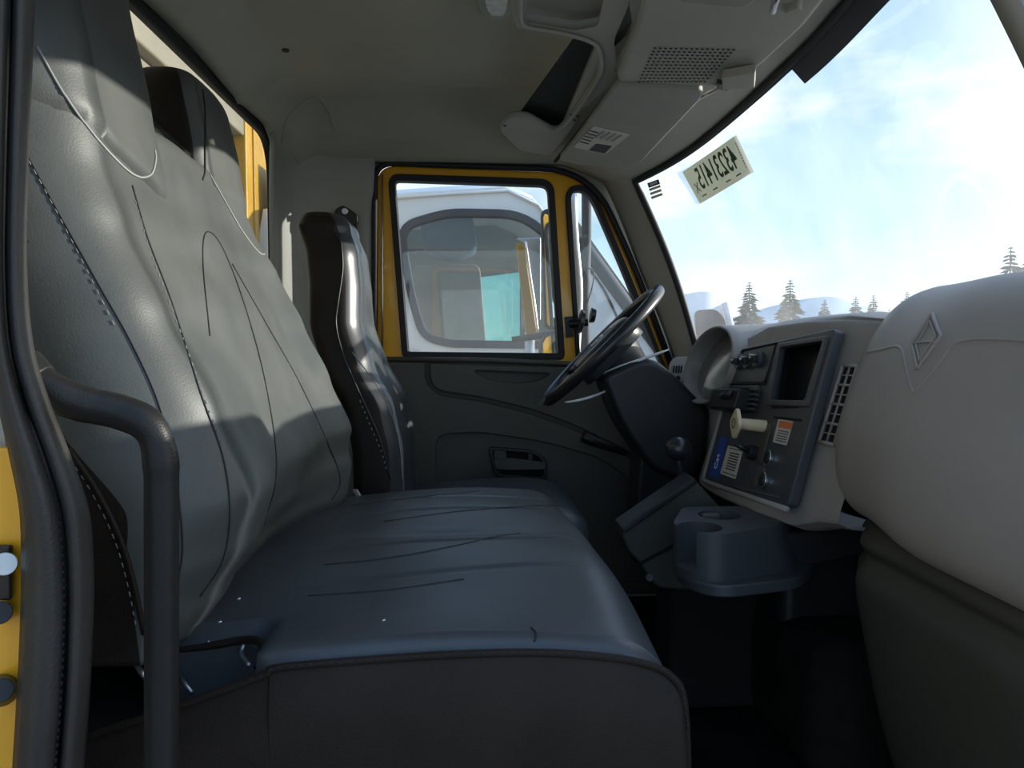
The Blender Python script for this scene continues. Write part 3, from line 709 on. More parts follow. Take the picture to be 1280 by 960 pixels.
# ================================================================== STEERING WHEEL
WC = Vector((0.345, 2.03, EZ - 0.015)); wn = Vector((-0.70, 0.05, 0.70)).normalized(); wu = Vector((0.70, 0, 0.70)).normalized(); wv_ = wu.cross(wn).normalized(); wv_ = -wv_ if wv_.y < 0 else wv_
sw = thing('steering_wheel', 'black four-spoke steering wheel with a glossy centre pad', 'steering wheel', WC)
R = 0.205
tube('rim', [WC + (wu * math.cos(2 * math.pi * i / 64) + wv_ * math.sin(2 * math.pi * i / 64)) * R for i in range(64)], 0.0155, 'grip', sw, n=14, closed=True)
for sg in (-1, 1):
    for aa in (math.radians(72), math.radians(118)):
        dv = wu * math.cos(aa) + wv_ * math.sin(aa) * sg
        sd_ = dv.cross(wn).normalized()
        rws = []
        for i in range(7):
            t = i / 6; c0 = WC + dv * (0.05 + (R - 0.05) * t) - wn * (0.018 * (1 - t)); hw = 0.024 - 0.008 * t
            rws.append([c0 + sd_ * hw * a + wn * 0.008 * b for a, b in ((-1, -.4), (-.6, 1), (.6, 1), (1, -.4), (.6, -1), (-.6, -1))])
        grid('spoke', rws, 'grip', sw, cu=True, caps=True)
# hub pad: domed rounded rectangle
rows = []
for i in range(9):
    a = i / 8 * math.pi / 2; rr_ = math.cos(a); h = 0.020 * math.sin(a)
    rows.append([WC + wu * (0.10 * math.copysign(abs(math.cos(t)) ** .6, math.cos(t)) * (0.75 + .25 * rr_ if i < 8 else 0.01)) + wv_ * (0.085 * math.copysign(abs(math.sin(t)) ** .6, math.sin(t)) * (0.75 + .25 * rr_ if i < 8 else 0.01)) + wn * (h - .002) for t in [2 * math.pi * k / 40 for k in range(40)]])
rows.insert(0, [p - wn * 0.045 for p in rows[0]])
grid('hub_pad', rows, 'gloss_vinyl', sw, cu=True, caps=True)
emb = cr([WC + wu * (0.02 * math.cos(t)) + wv_ * (0.03 * math.sin(t)) + wn * 0.0185 for t in [2 * math.pi * k / 8 for k in range(8)]], 4, True)
tube('emblem', emb, 0.0018, 'chrome', sw, closed=True)
grid('hub_back', [[WC - wn * dd + (wu * math.cos(t) + wv_ * math.sin(t)) * r_ for t in [2 * math.pi * k / 28 for k in range(28)]] for dd, r_ in ((.012, .085), (.05, .078), (.10, .062), (.13, .05))], 'black', sw, cu=True, caps=True)
# column
scg = thing('steering_column', 'black steering column shroud below the wheel', 'steering column', E(0.55, 2.0, -0.35))
near = rnd([(752, 470), (800, 448), (822, 450), (850, 474), (889, 514), (884, 575), (868, 606), (815, 590), (775, 530)], [14, 12, 12, 12, 10, 10, 16, 20, 20], 4)
prism('shroud', [PY(a, b, 1.93) for a, b in near], (0, 0.17, 0), 'black', scg, 0.018, 4)
prism('lower_cover', [PY(a, b, 1.97) for a, b in ((800, 560), (860, 560), (880, 640), (820, 720), (790, 700))], (0, 0.12, 0), 'black', scg, 0.012, 3)
# stalks
tube('turn_signal_lever', cr([PY(742, 470, 1.99), PY(765, 462, 1.96), PY(800, 450, 1.94), PY(836, 437, 1.93)], 4), [.0028, .003, .0032, .0035, .0038, .0042, .0045, .0045, .0045, .0042, .0036, .003, .002], 'whitep', scg, n=8)
tube('trailer_brake_lever', cr([PY(706, 503, 1.95), PY(725, 500, 1.95), PY(745, 494, 1.96), PY(768, 484, 1.98)], 4), [.002, .0025, .003, .0032, .0034, .0034, .0034, .0034, .0032, .003, .0028, .0026, .0024], 'whitep', scg, n=8)
box('column_clip', PY(769, 496, 1.94), (.012, .01, .006), 'whitep', scg, bev=.002)
prism('rim_tag', [PY(a, b, 1.86) for a, b in ((672, 505), (682, 494), (682, 500), (674, 511))], (0, .004, 0), 'black', scg, 0.0008)
# gear lever
gl_ = thing('gear_lever', 'black round gear lever knob standing before the centre dash', 'gear lever', E(.48, 1.72, -.6))
kc = PY(848, 561, 1.70)
rows = [[kc + Vector((0.030 * math.sin(a) * math.cos(t), 0.030 * math.sin(a) * math.sin(t), 0.027 * math.cos(a))) for t in [2 * math.pi * k / 28 for k in range(28)]] for a in [0.02 + (math.pi - 0.04) * i / 16 for i in range(17)]]
grid('knob', rows, 'grip', gl_, cu=True, caps=True)
tube('stick', cr([kc + Vector((0, 0, -.02)), PY(852, 600, 1.70), PY(858, 660, 1.70)], 5), .008, 'black', gl_)
# ================================================================== DASHBOARD
dash = thing('dashboard', 'pale grey moulded dashboard across the front of the cab', 'dashboard', E(.75, 1.5, -.6))
# top surface under the windscreen
rows = []
for j in range(49):
    s = -1 + 2 * j / 48; y = YC + .86 * s; ss = max(-1, min(1, s * 1.1)); xe = wpt(ss, 1).x + 0.02
    xs = 0.66 + .03 * (1 - s * s)
    rows.append([E(xs + (xe - xs) * i / 8, y, -.055 + .035 * math.sin(i / 8 * math.pi / 2) + (-0.02)) for i in range(9)])
solid(grid('dash_top', rows, 'dash', dash), .02, 1)
prism('firewall', [E(.98, .62, -.80), E(.98, 2.38, -.80), E(.93, 2.38, -.05), E(.93, .62, -.05)], (.03, 0, 0), 'void', dash)
# centre stack shell: profiles across the cab
def prof_at(tab_pts, y): return [E(x, y, z) for x, z in tab_pts]
def px_to_xz(px, py, y): p = PY(px, py, y); return (p.x, p.z - EZ)
sec = []
def section(y, bot, top, crown, back=(.80, .02), undr=None):
    """bottom lip, rear face bottom, top, crown, back"""
    b = px_to_xz(*bot, y); t = px_to_xz(*top, y); c = px_to_xz(*crown, y)
    u = undr or (b[0] + .16, b[1] + .00)
    key = [(u[0], u[1], 0), (b[0] + .05, b[1] - .012, 0), (b[0] + .008, b[1] - .004, 0), (b[0], b[1] + .02, 0), ((b[0] + t[0]) / 2, (b[1] + t[1]) / 2, 0), (t[0], t[1] - .015, 0), (t[0] + .012, t[1] + .004, 0), (c[0], c[1], 0), (c[0] + .08, c[1] + .0, 0), (back[0] + .04, back[1] - .04, 0)]
    return [E(p.x, y, p.y) for p in cr(key, 5)]
secs = [section(1.88, (875, 604), (918, 446), (935, 425)), section(1.82, (877, 606), (924, 430), (944, 413)), section(1.76, (882, 610), (932, 424), (960, 406)),
        section(1.62, (904, 622), (957, 411), (992, 399)), section(1.45, (945, 640), (1003, 405), (1032, 395)), section(1.34, (992, 656), (1050, 403), (1068, 393)), section(1.27, (1022, 652), (1088, 404), (1100, 397)), section(1.20, (1050, 655), (1130, 410), (1150, 400))]
rows = []
for a, b in zip(secs, secs[1:]):
    for k in range(8): rows.append([p.lerp(q_, k / 8) for p, q_ in zip(a, b)])
rows.append(secs[-1])
shell = grid('centre_stack', rows, 'dash', dash, caps=False)
def proj(p):
    q_ = RM.transposed() @ (p - O); return (640 + q_.x / -q_.z * F, 480 - q_.y / -q_.z * F)
def inpoly(x, y, pl):
    c_ = False
    for (x0, y0), (x1, y1) in zip(pl, pl[1:] + pl[:1]):
        if (y0 > y) != (y1 > y) and x < (x1 - x0) * (y - y0) / (y1 - y0) + x0: c_ = not c_
    return c_
bm_ = bmesh.new(); bm_.from_mesh(shell.data)
bmesh.ops.delete(bm_, geom=[f for f in bm_.faces if f.calc_center_median().x < .72 and all(inpoly(*proj(v.co), [(926, 438), (1042, 412), (982, 632), (882, 597)]) for v in f.verts)], context='FACES')
bm_.to_mesh(shell.data); bm_.free()
end = secs[0]; mesh('stack_end', end + [E(.84, 1.88, -.3)], [tuple(range(len(end) + 1))], 'dash', dash)
# charcoal face panel (planar) on the stack
P1 = PY(921, 436, 1.80); P2 = PY(1043, 411, 1.345); P3 = PY(982, 634, 1.345); P4 = PY(879, 598, 1.80)
fn = (P2 - P1).cross(P4 - P1).normalized()
if fn.x > 0: fn = -fn
fo = P1 + fn * 0.017
def FP(px, py, off=0.0): return PP(px, py, fo + fn * off, fn)
fu = (P2 - P1).normalized(); fv = fn.cross(fu).normalized()
if fv.z < 0: fv = -fv
def fframe(off): return (fo + fn * off, fu, fv, fn)
def f2(px, py):
    d = FP(px, py) - fo; return (d.dot(fu), d.dot(fv))
cs = thing('control_panel', 'charcoal centre control panel facing the driver seat', 'control panel', FP(930, 520, 0))
def fplate(name, px, holes, off, t, m, parent, bev=0.0015, r=3):
    return plate(name, [f2(*p) for p in rnd(px, r, 4)], [[f2(*p) for p in rnd(h, r, 4)] for h in holes], fframe(off - t / 2), t, m, parent, bev)
scr = [(972, 433), (1033, 424), (1010, 504), (961, 502)]
fplate('face_plate', [(925, 436), (1044, 410), (984, 634), (880, 598)], [scr], 0.0, .02, 'panel', cs, .003, 6)
tube('panel_lip', [FP(a, b, .0) for a, b in ((924, 434), (902, 515), (880, 596), (879, 600), (884, 603), (932, 619), (984, 637))], .0055, 'dash', cs, n=8)
# storage cubby (deep dark pocket with bezel)
fplate('cubby_bezel', [(974, 430), (1037, 420), (1012, 509), (958, 507)], [[(977, 435), (1031, 427), (1008, 501), (964, 500)]], .005, .014, 'panel', cs, .002)
pk = [FP(a, b, -.012) for a, b in ((972, 430), (1036, 421), (1012, 507), (960, 505))]; bk = [p - fn * .03 for p in pk]
mesh('cubby_pocket', pk + bk, [(4, 5, 6, 7), (0, 1, 5, 4), (1, 2, 6, 5), (2, 3, 7, 6), (3, 0, 4, 7)], 'black', cs)
# climate control module with three knobs
fplate('climate_panel', [(930, 440), (970, 431), (956, 478), (914, 478)], [], .003, .006, 'panel', cs, .0015)
tube('recess_line', [FP(a, b, .002) for a, b in ((929, 438), (971, 429), (956, 480), (913, 480))], .002, 'void', cs, closed=True)
for a, b in ((927, 453), (938, 452), (950, 450)):
    c0 = FP(a, b, .003); k = cyl('climate_knob', c0, c0 + fn * .010, .0175, 'panel', cs, n=24)
    o_ = c0 + fn * .016; box('knob_grip', o_, (.010, .034, .016), 'grip', k, rot=Euler((0, -.2, 0)), bev=.003)
    cyl('dial_mark', o_ + fn * .006, o_ + fn * .009, .0022, 'whitep', k, n=8)
# shelf unit / ash tray with black drawer hanging out
fplate('slot_panel', [(915, 482), (952, 482), (946, 500), (908, 500)], [], .004, .006, 'panel', cs)
for k_ in range(2):
    prism('slot', [FP(a, b + 7 * k_, .006) for a, b in ((918, 485), (942, 485), (941, 488), (917, 488))], fn * .001, 'void', cs)
ob_ = [FP(a, b, .004) for a, b in ((908, 490), (944, 490), (936, 516), (902, 514))]
prism('ash_tray', ob_, fn * .035, 'black', cs, .004)
tube('ash_tray_latch', [FP(904, 496, .03), FP(912, 492, .045)], .010, 'black', cs, n=10)
for k_ in range(5): prism('vent_louvre', [FP(a - k_ * 1.5, b + k_ * 6, .004) for a, b in ((944, 487), (952, 487), (951, 490), (943, 490))], fn * .012, 'panel', cs, .001)
# cream brake valve knob
kn = thing('brake_valve_knob', 'cream diamond-shaped pull knob sticking out of the control panel', 'knob', FP(955, 533, 0))
c0 = FP(957, 533, 0); dirk = (PY(930, 525, c0.y + .01) - c0).normalized(); dirk = (Vector((-1, .06, .10))).normalized()
c1 = c0 + dirk * .055
cyl('stem', c0, c1, .0125, 'cream', kn, r1=.011)
kf = dirk; ku = kf.cross(ZA).normalized(); kv = ku.cross(kf).normalized()
prism('face', [c1 + ku * a + kv * b for a, b in [(q_.x, q_.y) for q_ in rnd([(0, .034), (.034, 0), (0, -.034), (-.034, 0)], .012, 4)]], kf * .008, 'cream', kn, .0015)
tube('ring', [c1 + kf * .009 + ku * .010 * math.cos(t) + kv * .010 * math.sin(t) for t in [2 * math.pi * i / 16 for i in range(16)]], .0008, 'ink', kn, closed=True, n=5)
# printed labels on the face
def label_sheet(name, px, m, off, label, cat, lines=(), lm='ink'):
    t = thing(name, label, cat, FP(*px[0], off)); fplate('sheet', px, [], off, .001, m, t, 0, 1.5)
    tl, tr, br, bl = [Vector(p) for p in px]
    for (v0, v1, u0, u1, mm) in lines:
        q_ = [tl.lerp(bl, v).lerp(tr.lerp(br, v), u) for u, v in ((u0, v0), (u1, v0), (u1, v1), (u0, v1))]
        prism('print_line', [FP(p.x, p.y, off) for p in q_], fn * .0006, mm, t)
    return t
label_sheet('instruction_label', [(911, 557), (930, 561), (920, 599), (901, 592)], 'paper', .002, 'white printed card with dark lines low on the control panel beside the blue card', 'label',
            [(0.06, .09, .08, .92, 'ink')] + [(v, v + .045, .2, .8, 'ink') for v in (.2, .29, .38, .47, .56, .65, .74)] + [(.9, .93, .08, .92, 'ink')])
label_sheet('warning_label', [(974, 524), (993, 527), (984, 557), (967, 553)], 'paper', .002, 'small white label with an orange header on the control panel', 'label',
            [(0.05, .34, .06, .94, 'orange')] + [(v, v + .04, .12, .85, 'ink') for v in (.45, .55, .66, .76, .86)])
bc = label_sheet('blue_card', [(901, 545), (911, 548), (898, 600), (887, 594)], 'blue', .002, 'blue card with white lettering at lower left of the control panel', 'card')
bo = FP(896, 577, .003); text('lettering', 'Cat', .024, (bo, fv, -fu, fn), 'whitep', bc)
# toggles and key locks
fplate('switch_strip', [(955, 530), (965, 531), (953, 580), (945, 578)], [], .003, .004, 'door', cs)
fplate('switch_strip', [(948, 582), (958, 584), (952, 610), (943, 607)], [], .003, .004, 'door', cs)
fplate('slot', [(968, 520), (1003, 524), (1002, 527), (967, 523)], [], .002, .003, 'void', cs)
fplate('slot', [(965, 507), (1000, 506), (999, 510), (964, 511)], [], .002, .003, 'void', cs)
for a, b in ((963, 573), (957, 601)):
    c0 = FP(a, b, 0); s_ = cyl('power_socket', c0, c0 + fn * .008, .016, 'chrome', cs, n=24, label='chrome-ringed socket'); cyl('socket_core', c0 + fn * .007, c0 + fn * .010, .011, 'black', s_, n=20)
c0 = FP(946, 567, 0); cyl('toggle_base', c0, c0 + fn * .02, .015, 'black', cs, n=18); tube('toggle', [c0 + fn * .015, c0 + fn * .045 + ZA * .01], .006, 'black', cs)
tube('panel_ridge', [FP(a, b, .001) for a, b in ((905, 606), (940, 614), (975, 622))], .002, 'panel', cs)
# side air vent on the grey return of the stack
st_ = bvh(shell)
vt = thing('side_vent', 'narrow grey louvred vent on the dashboard right of the control panel', 'air vent', PY(1046, 505, 1.28))
vq = [shoot(st_, a, b)[0] for a, b in ((1052, 462), (1066, 460), (1050, 548), (1030, 550))]
v0, v2, v3 = PY(1057, 456, 1.292), PY(1043, 556, 1.275), PY(1025, 552, 1.315)
vn = (PY(1071, 456, 1.262) - v0).cross(v3 - v0).normalized()
if vn.y > 0: vn = -vn
hv = shoot(st_, 1047, 506)
vc = (hv[0] if hv[0] is not None else v0); nv = hv[1] if hv[0] is not None else vn
if nv.dot(ray(1047, 506)) > 0: nv = -nv
def VP(px, py, off): return PP(px, py, vc + nv * off, nv)
bg_px = [(1054, 457), (1072, 457), (1043, 556), (1024, 552)]
prism('grille_back', [VP(a, b, .004) for a, b in bg_px], nv * .002, 'void', vt)
def vbar(a, b, w=.0022, o=.008): tube('grille_bar', [VP(*a, o), VP(*b, o)], w, 'dash', vt, n=6)
vbar((1054, 457), (1024, 552), .0035); vbar((1072, 457), (1043, 556), .0035); vbar((1054, 457), (1072, 457), .0035); vbar((1024, 552), (1043, 556), .0035)
vbar((1063, 457), (1033, 554), .0022)
for k_ in range(1, 8):
    u = k_ / 8; A_ = Vector((1054, 457)).lerp(Vector((1024, 552)), u); B_ = Vector((1072, 457)).lerp(Vector((1043, 556)), u); vbar(tuple(A_), tuple(B_), .0025 if k_ in (2, 4, 6) else .0014)
# instrument cluster hood
ch = thing('instrument_hood', 'grey oval instrument hood with glossy lens behind the steering wheel', 'instrument cluster', E(.62, 1.92, -.1))
def hoodpt(t, sc=1.0, dx=0.0):
    y = 1.90 + .185 * sc * math.cos(t); z = -.062 + .098 * sc * math.sin(t); x = .590 + dx + .30 * (z + .06) * .9
    return E(x, y, z)
TT = [2 * math.pi * k / 48 for k in range(48)]
rows = [[hoodpt(t, 1.0 + .10 * f_, .22 * f_) for t in TT] for f_ in (1.0, .6, .3, .1)] + [[hoodpt(t, 1.0, 0.0) for t in TT], [hoodpt(t, .97, -.004) for t in TT], [hoodpt(t, .93, .002) for t in TT], [hoodpt(t, .90, .03) for t in TT], [hoodpt(t, .88, .07) for t in TT]]
grid('hood_shell', rows, 'dash', ch, cu=True)
rows = [[hoodpt(t, .90 * r_, .040 - .012 * (1 - r_ ** 2) + .016 * r_ * math.sin(t)) for t in TT] for r_ in (1, .85, .7, .5, .3, .1, .01)]
grid('lens', rows, 'gauge', ch, cu=True, caps=False)
# lower driver side dash (dark) and switch/vent panel
lp_ = box('driver_lower_panel', E(.72, 2.13, -.24), (.22, .44, .30), 'dash', dash, bev=.04); lp_['label'] = 'dash panel beside driver door'
box('knee_panel', E(.74, 1.9, -.50), (.26, .86, .30), 'black', dash, bev=.03)
sp = thing('side_switch_panel', 'small pale grey switch panel with slotted vent left of the instrument hood', 'switch panel', PY(848, 460, 2.2))
prism('plate', [PY(a, b, 2.17) + Vector((0, 0, 0)) for a, b in rnd([(843, 446), (862, 446), (856, 476), (846, 480), (835, 466), (836, 455)], 4, 3)], (0.05, .03, 0), 'dash', sp, .004)
for k_ in range(4): prism('slot', [PY(a + k_ * 3.2, b, 2.168) for a, b in ((842, 457), (843.6, 457), (842.6, 466), (841, 466))], (0, .002, 0), 'void', sp)
prism('switch', [PY(a, b, 2.168) for a, b in rnd([(845, 470), (851, 470), (850, 476), (845, 476)], 2, 2)], (0, .002, 0), 'black', sp)
# passenger side bulge (airbag/glove cover)
gb = thing('glovebox_cover', 'large pale grey moulded passenger dash cover with a diamond emblem', 'dash cover', E(.7, .95, -.3))
def gsec(y, k):
    # k=1 at the far edge, 0 in the body
    d = [(.86, -.318), (.74, -.315), (.66, -.312), (.610, -.300), (.575, -.27), (.562, -.22), (.566, -.15), (.585, -.08), (.612, -.01), (.645, .045), (.685, .078), (.735, .092), (.80, .085), (.90, .03)]
    return [E(p.x + .048 * k, y, p.y * (1 - .07 * k)) for p in cr([(a, b, 0) for a, b in d], 4)]
rows = []
for y, k, sh in [(1.262, 1, .09), (1.262, 1, .045), (1.258, 1, .02), (1.245, .9, .006), (1.225, .75, .0)] + [(1.20 - .5 * i / 22, .6 * (1 - stp(i / 10)), 0) for i in range(23)] + [(.685, .2, .02), (.675, .4, .06)]:
    r = gsec(y, k); c_ = E(.78, y, -.1)
    rows.append([p + (c_ - p) * sh for p in r])
for r in rows:
    for p in r:
        yy = p.y; p.x += .12 * stp((1.0 - yy) / .35) * 0 + .03 * stp((yy - 1.0) / .25) * 0
gcov = grid('cover', rows, 'dash', gb)
gt = bvh(gcov)
def gseam(name, pts, r, m='dash', lift=0.0, closed=False): return seam(name, gt, pts, r, m, gb, lift, closed=closed, n=5)
gseam('crease', [(1084, 440), (1100, 437), (1120, 433), (1128, 440), (1132, 460), (1138, 482), (1142, 490), (1152, 480), (1175, 452), (1190, 432), (1210, 425), (1245, 424), (1290, 427)], .0030, lift=-.0012)
def straight(pts, n=6):
    out_ = []
    for a, b in zip(pts, pts[1:] + pts[:1]): out_ += [(a[0] + (b[0] - a[0]) * i / n, a[1] + (b[1] - a[1]) * i / n) for i in range(n)]
    return out_
dm = [(1166, 393), (1177, 421), (1148, 461), (1141, 431)]
gseam('emblem_rim', straight(dm), .0030, lift=.001, closed=True)
dm2 = [(1163, 402), (1171, 421), (1150, 451), (1146, 431)]
gseam('emblem_diamond', straight(dm2), .0018, closed=True, lift=.001)
gseam('emblem_bar', [(1142, 430), (1156, 428), (1171, 428)], .0016, 'dash', .001)
# lower kick panel in darker trim
kp = thing('kick_panel', 'dark grey ribbed lower trim panel under the passenger dash cover', 'trim panel', E(.66, .95, -.8))
rows = []
for i in range(31):
    y = 1.27 - .62 * i / 30
    key = [(.80, -.290), (.66, -.292), (.628, -.305), (.618, -.325), (.632, -.345), (.622, -.362), (.612, -.385), (.622, -.45), (.66, -.62), (.72, -.80)]
    sl = -.022 * (1.2 - y) * 0
    rows.append([E(p.x + .0 + .05 * stp((y - 1.17) / .1), y, p.y + sl) for p in cr([(a, b, 0) for a, b in key], 4)])
grid('trim_skin', rows, 'lower', kp)
tube('fold', cr([E(.655, 1.16, -.40), E(.668, 1.13, -.52), E(.70, 1.09, -.68), E(.735, 1.07, -.80)], 6), .012, 'lower', kp, n=10)
box('lower_centre_panel', E(.86, 1.32, -.44), (.20, .90, .26), 'void', kp, bev=.03)
# ================================================================== CUP HOLDER + LOWER CONSOLE
chd = thing('cup_holder', 'dark grey double cup holder tray under the control panel', 'cup holder', E(.45, 1.38, -.43))
def xy(lst, z): return [E(a, b, z) for a, b in lst]
body = [(q_.x, q_.y) for q_ in rnd([(.362, 1.36), (.385, 1.295), (.43, 1.28), (.545, 1.335), (.60, 1.42), (.55, 1.50), (.42, 1.50)], .025, 4)]
nb = len(body)
bo_ = mesh('tray_body', xy([(x + max(0, x - .46) * .35, y) for x, y in body], -.425) + xy(body, -.333), [tuple(range(nb)), tuple(range(2 * nb - 1, nb - 1, -1))] + [(i, (i + 1) % nb, nb + (i + 1) % nb, nb + i) for i in range(nb)], 'panel', chd)
cuts = []
for cx_, cy_, r_ in ((.405, 1.335, .040), (.47, 1.425, .040)):
    c_ = cyl('cut', E(cx_, cy_, -.405), E(cx_, cy_, -.20), r_, None, n=40); cuts.append(c_)
    for md in list(c_.modifiers): c_.modifiers.remove(md)
for c_ in cuts:
    md = bo_.modifiers.new('b', 'BOOLEAN'); md.operation = 'DIFFERENCE'; md.object = c_; md.solver = 'EXACT'
dg = bpy.context.evaluated_depsgraph_get(); me = bpy.data.meshes.new_from_object(bo_.evaluated_get(dg)); bo_.modifiers.clear(); bo_.data = me
for c_ in cuts: bpy.data.objects.remove(c_)
bevel(bo_, .004, 2)
fl = [(q_.x, q_.y) for q_ in rnd([(.368, 1.36), (.39, 1.285), (.43, 1.262), (.57, 1.30), (.64, 1.38), (.60, 1.50), (.42, 1.50)], .03, 4)]
prism('base_lip', xy(fl, -.440), (0, 0, .022), 'panel', chd, .004)
prism('support_arm', [E(.56, 1.38, -.36), E(.74, 1.38, -.345), E(.74, 1.38, -.40), E(.60, 1.38, -.43)], (0, .12, 0), 'black', chd, .008)
box('coin_insert', E(.458, 1.445, -.345), (.035, .02, .02), 'door', chd, bev=.003)
lc = thing('floor_console', 'dark grey slanted floor console behind the cup holder', 'console', E(.45, 1.6, -.8))
side = rnd([(776, 662), (868, 598), (890, 622), (905, 640), (925, 660), (925, 725), (862, 740), (818, 735), (800, 705), (784, 688)], [6, 6, 8, 8, 8, 8, 12, 12, 8, 8], 3)
prism('console_body', [PY(a, b, 1.56) for a, b in side], (0, .07, 0), 'lower', lc, .008)
prism('console_lid', [PY(a, b, 1.545) + ZA * .0 for a, b in ((776, 660), (868, 597), (872, 603), (780, 667))], (0, .075, 0), 'black', lc, .003)
tube('panel_gap', [PY(a, b, 1.558) for a, b in ((797, 706), (830, 688), (860, 670))], .003, 'void', lc)
cyl('screw', PY(812, 722, 1.56), PY(812, 722, 1.553), .008, 'black', lc, n=12)
box('console_foot', E(.52, 1.66, -.66), (.20, .14, .28), 'void', lc, bev=.02)
# heater duct / engine tunnel
box('engine_tunnel', E(.80, 1.6, -.68), (.40, .60, .26), 'floor', struct(bpy.data.objects.new('trim_5', None)), bev=.05)
COL.objects.link(bpy.data.objects['trim_5'])
# ================================================================== OVERHEAD
Hn = Vector((.13, 0, 1)).normalized(); H0 = E(.24, 1.5, .532)
def HP(px, py, off=0.0): return PP(px, py, H0 - Hn * off, Hn)          # off = distance below
hu = YA.copy(); hv_ = Hn.cross(hu).normalized()
if hv_.x < 0: hv_ = -hv_
def h2(px, py, off=0.0):
    d = HP(px, py, off) - H0; return (d.dot(hu), d.dot(hv_))
def hplate(name, px, holes, off, t, m, parent, bev=.003, r=6, nseg=5):
    return plate(name, [h2(*p, off) for p in rnd(px, r, nseg)], [[h2(*p, off) for p in rnd(h, r, nseg)] for h in holes], (H0 - Hn * (off - t / 2), hu, hv_, Hn), t, m, parent, bev)
oc = thing('overhead_console', 'pale grey overhead console with storage openings above the windscreen', 'console', H0)
netp = [(658, 146), (694, 166), (708, 152), (746, 98), (748, 66), (728, 48)]
upp = [(652, -60), (652, 28), (720, 40), (752, 34), (772, -60)]
gap = [(792, -60), (782, 4), (763, 50), (768, 96), (796, 32), (790, 0), (815, -60)]
hplate('shelf_frame', [(622, 162), (634, 147), (658, 146), (694, 166), (708, 152), (746, 98), (748, 66), (728, 48), (640, 30), (630, -60), (900, -60), (850, 60), (766, 108), (738, 132), (724, 140), (718, 160), (690, 196), (650, 190)],
       [upp, gap], .004, .016, 'console', oc, .006, 8)
hplate('net_pocket', [(644, 150), (712, 190), (782, 92), (780, 50), (728, 34)], [], -.030, .006, 'net', oc)
hplate('storage_bin', [(645, -70), (645, 36), (740, 46), (790, -70)], [], -.034, .004, 'console', oc)
hplate('gap_back', [(775, -70), (758, 50), (766, 104), (804, 32), (830, -70)], [], -.024, .004, 'void', oc)
tube('bin_rim', cr([HP(a, b, .008) for a, b in ((651, -10), (651, 24), (660, 34), (700, 41), (738, 52), (750, 66), (749, 95), (722, 137), (705, 158))], 6), .004, 'console', oc)
hplate('speaker_housing', [(769, 103), (870, 109), (905, 108), (950, 84), (1005, 34), (1040, -10), (1050, -60), (812, -60), (797, 30)], [], .026, .030, 'console', oc, .008, 8)
for a, b in ((631, 157), (722, 145), (715, 143), (718, 150)):
    c_ = HP(a, b, .006); cyl('screw_hole', c_, c_ - Hn * .0015, .004, 'void', oc, n=8)
# speaker perforations
vs = []; fs = []
for r_ in range(11):
    for c__ in range(16):
        v = r_ / 10; u = c__ / 15
        A_ = Vector((819, 60)).lerp(Vector((799, 102)), v); B_ = Vector((917, 62)).lerp(Vector((881, 102)), v); p = A_.lerp(B_, u)
        c_ = HP(p.x, p.y, .0268); k0 = len(vs); vs += [c_ + hu * .0035 * math.cos(math.pi / 3 * i) + hv_ * .0028 * math.sin(math.pi / 3 * i) - Hn * .0004 for i in range(6)]; fs.append(tuple(range(k0, k0 + 6)))
mesh('speaker_holes', vs, fs, 'void', oc, kind='stuff')
# header crease right of the speaker
tr2 = bvh(trim2)
# driver visor
vz = thing('sun_visor', 'grey driver sun visor with a printed warning sticker', 'sun visor', HP(790, 160, 0))
hplate('visor_board', [(698, 200), (712, 184), (770, 107), (876, 112), (878, 122), (800, 204), (784, 211), (720, 206)], [], .032, .016, 'visor', vz, .004, 5)
tube('edge_shadow_gap', [HP(a, b, .014) for a, b in ((694, 202), (718, 172), (768, 108))], .005, 'void', vz)
tube('pivot_rod', [HP(872, 124, .024), HP(900, 108, .028)], .004, 'steel', vz)
tube('visor_rod', [HP(784, 209, .012), HP(790, 212, .012)], .006, 'console', vz)
vs_ = thing('visor_sticker', 'cream printed warning sticker on the driver sun visor', 'sticker', HP(750, 175, .03))
hplate('sheet', [(742, 158), (788, 168), (757, 193), (717, 184)], [], .0336, .001, 'paper', vs_, 0, 2)
hplate('dark_box', [(745, 180), (765, 183), (756, 192), (736, 188)], [], .0346, .001, 'ink', vs_, 0, .5)
for k_ in range(5):
    hplate('print_line', [(737 - 3 * k_ + 0, 163 + 3.4 * k_), (748 - 3 * k_, 166 + 3.4 * k_), (747.5 - 3 * k_, 167 + 3.4 * k_), (736.5 - 3 * k_, 164 + 3.4 * k_)], [], .0346, .0006, 'ink', vs_, 0, 0)
for k_ in range(4):
    hplate('print_line', [(754 + 7 * k_, 164 + 1.6 * k_), (757 + 7 * k_, 165 + 1.6 * k_), (745 + 7 * k_, 173 + 1.6 * k_), (742 + 7 * k_, 172 + 1.6 * k_)], [], .0346, .0006, 'thread', vs_, 0, 0)
# clip next to the speaker housing
vcz = thing('visor_clip', 'grey wedge visor clip hanging below the speaker grille', 'clip', HP(920, 105, .03))
prism('wedge', [HP(a, b, .046) for a, b in ((902, 98), (944, 91), (943, 110), (903, 113))], Hn * .016, 'console', vcz, .002)
prism('foot', [HP(a, b, .034) for a, b in ((896, 104), (912, 108), (910, 114), (896, 112))], Hn * .012, 'black', vcz, .002)
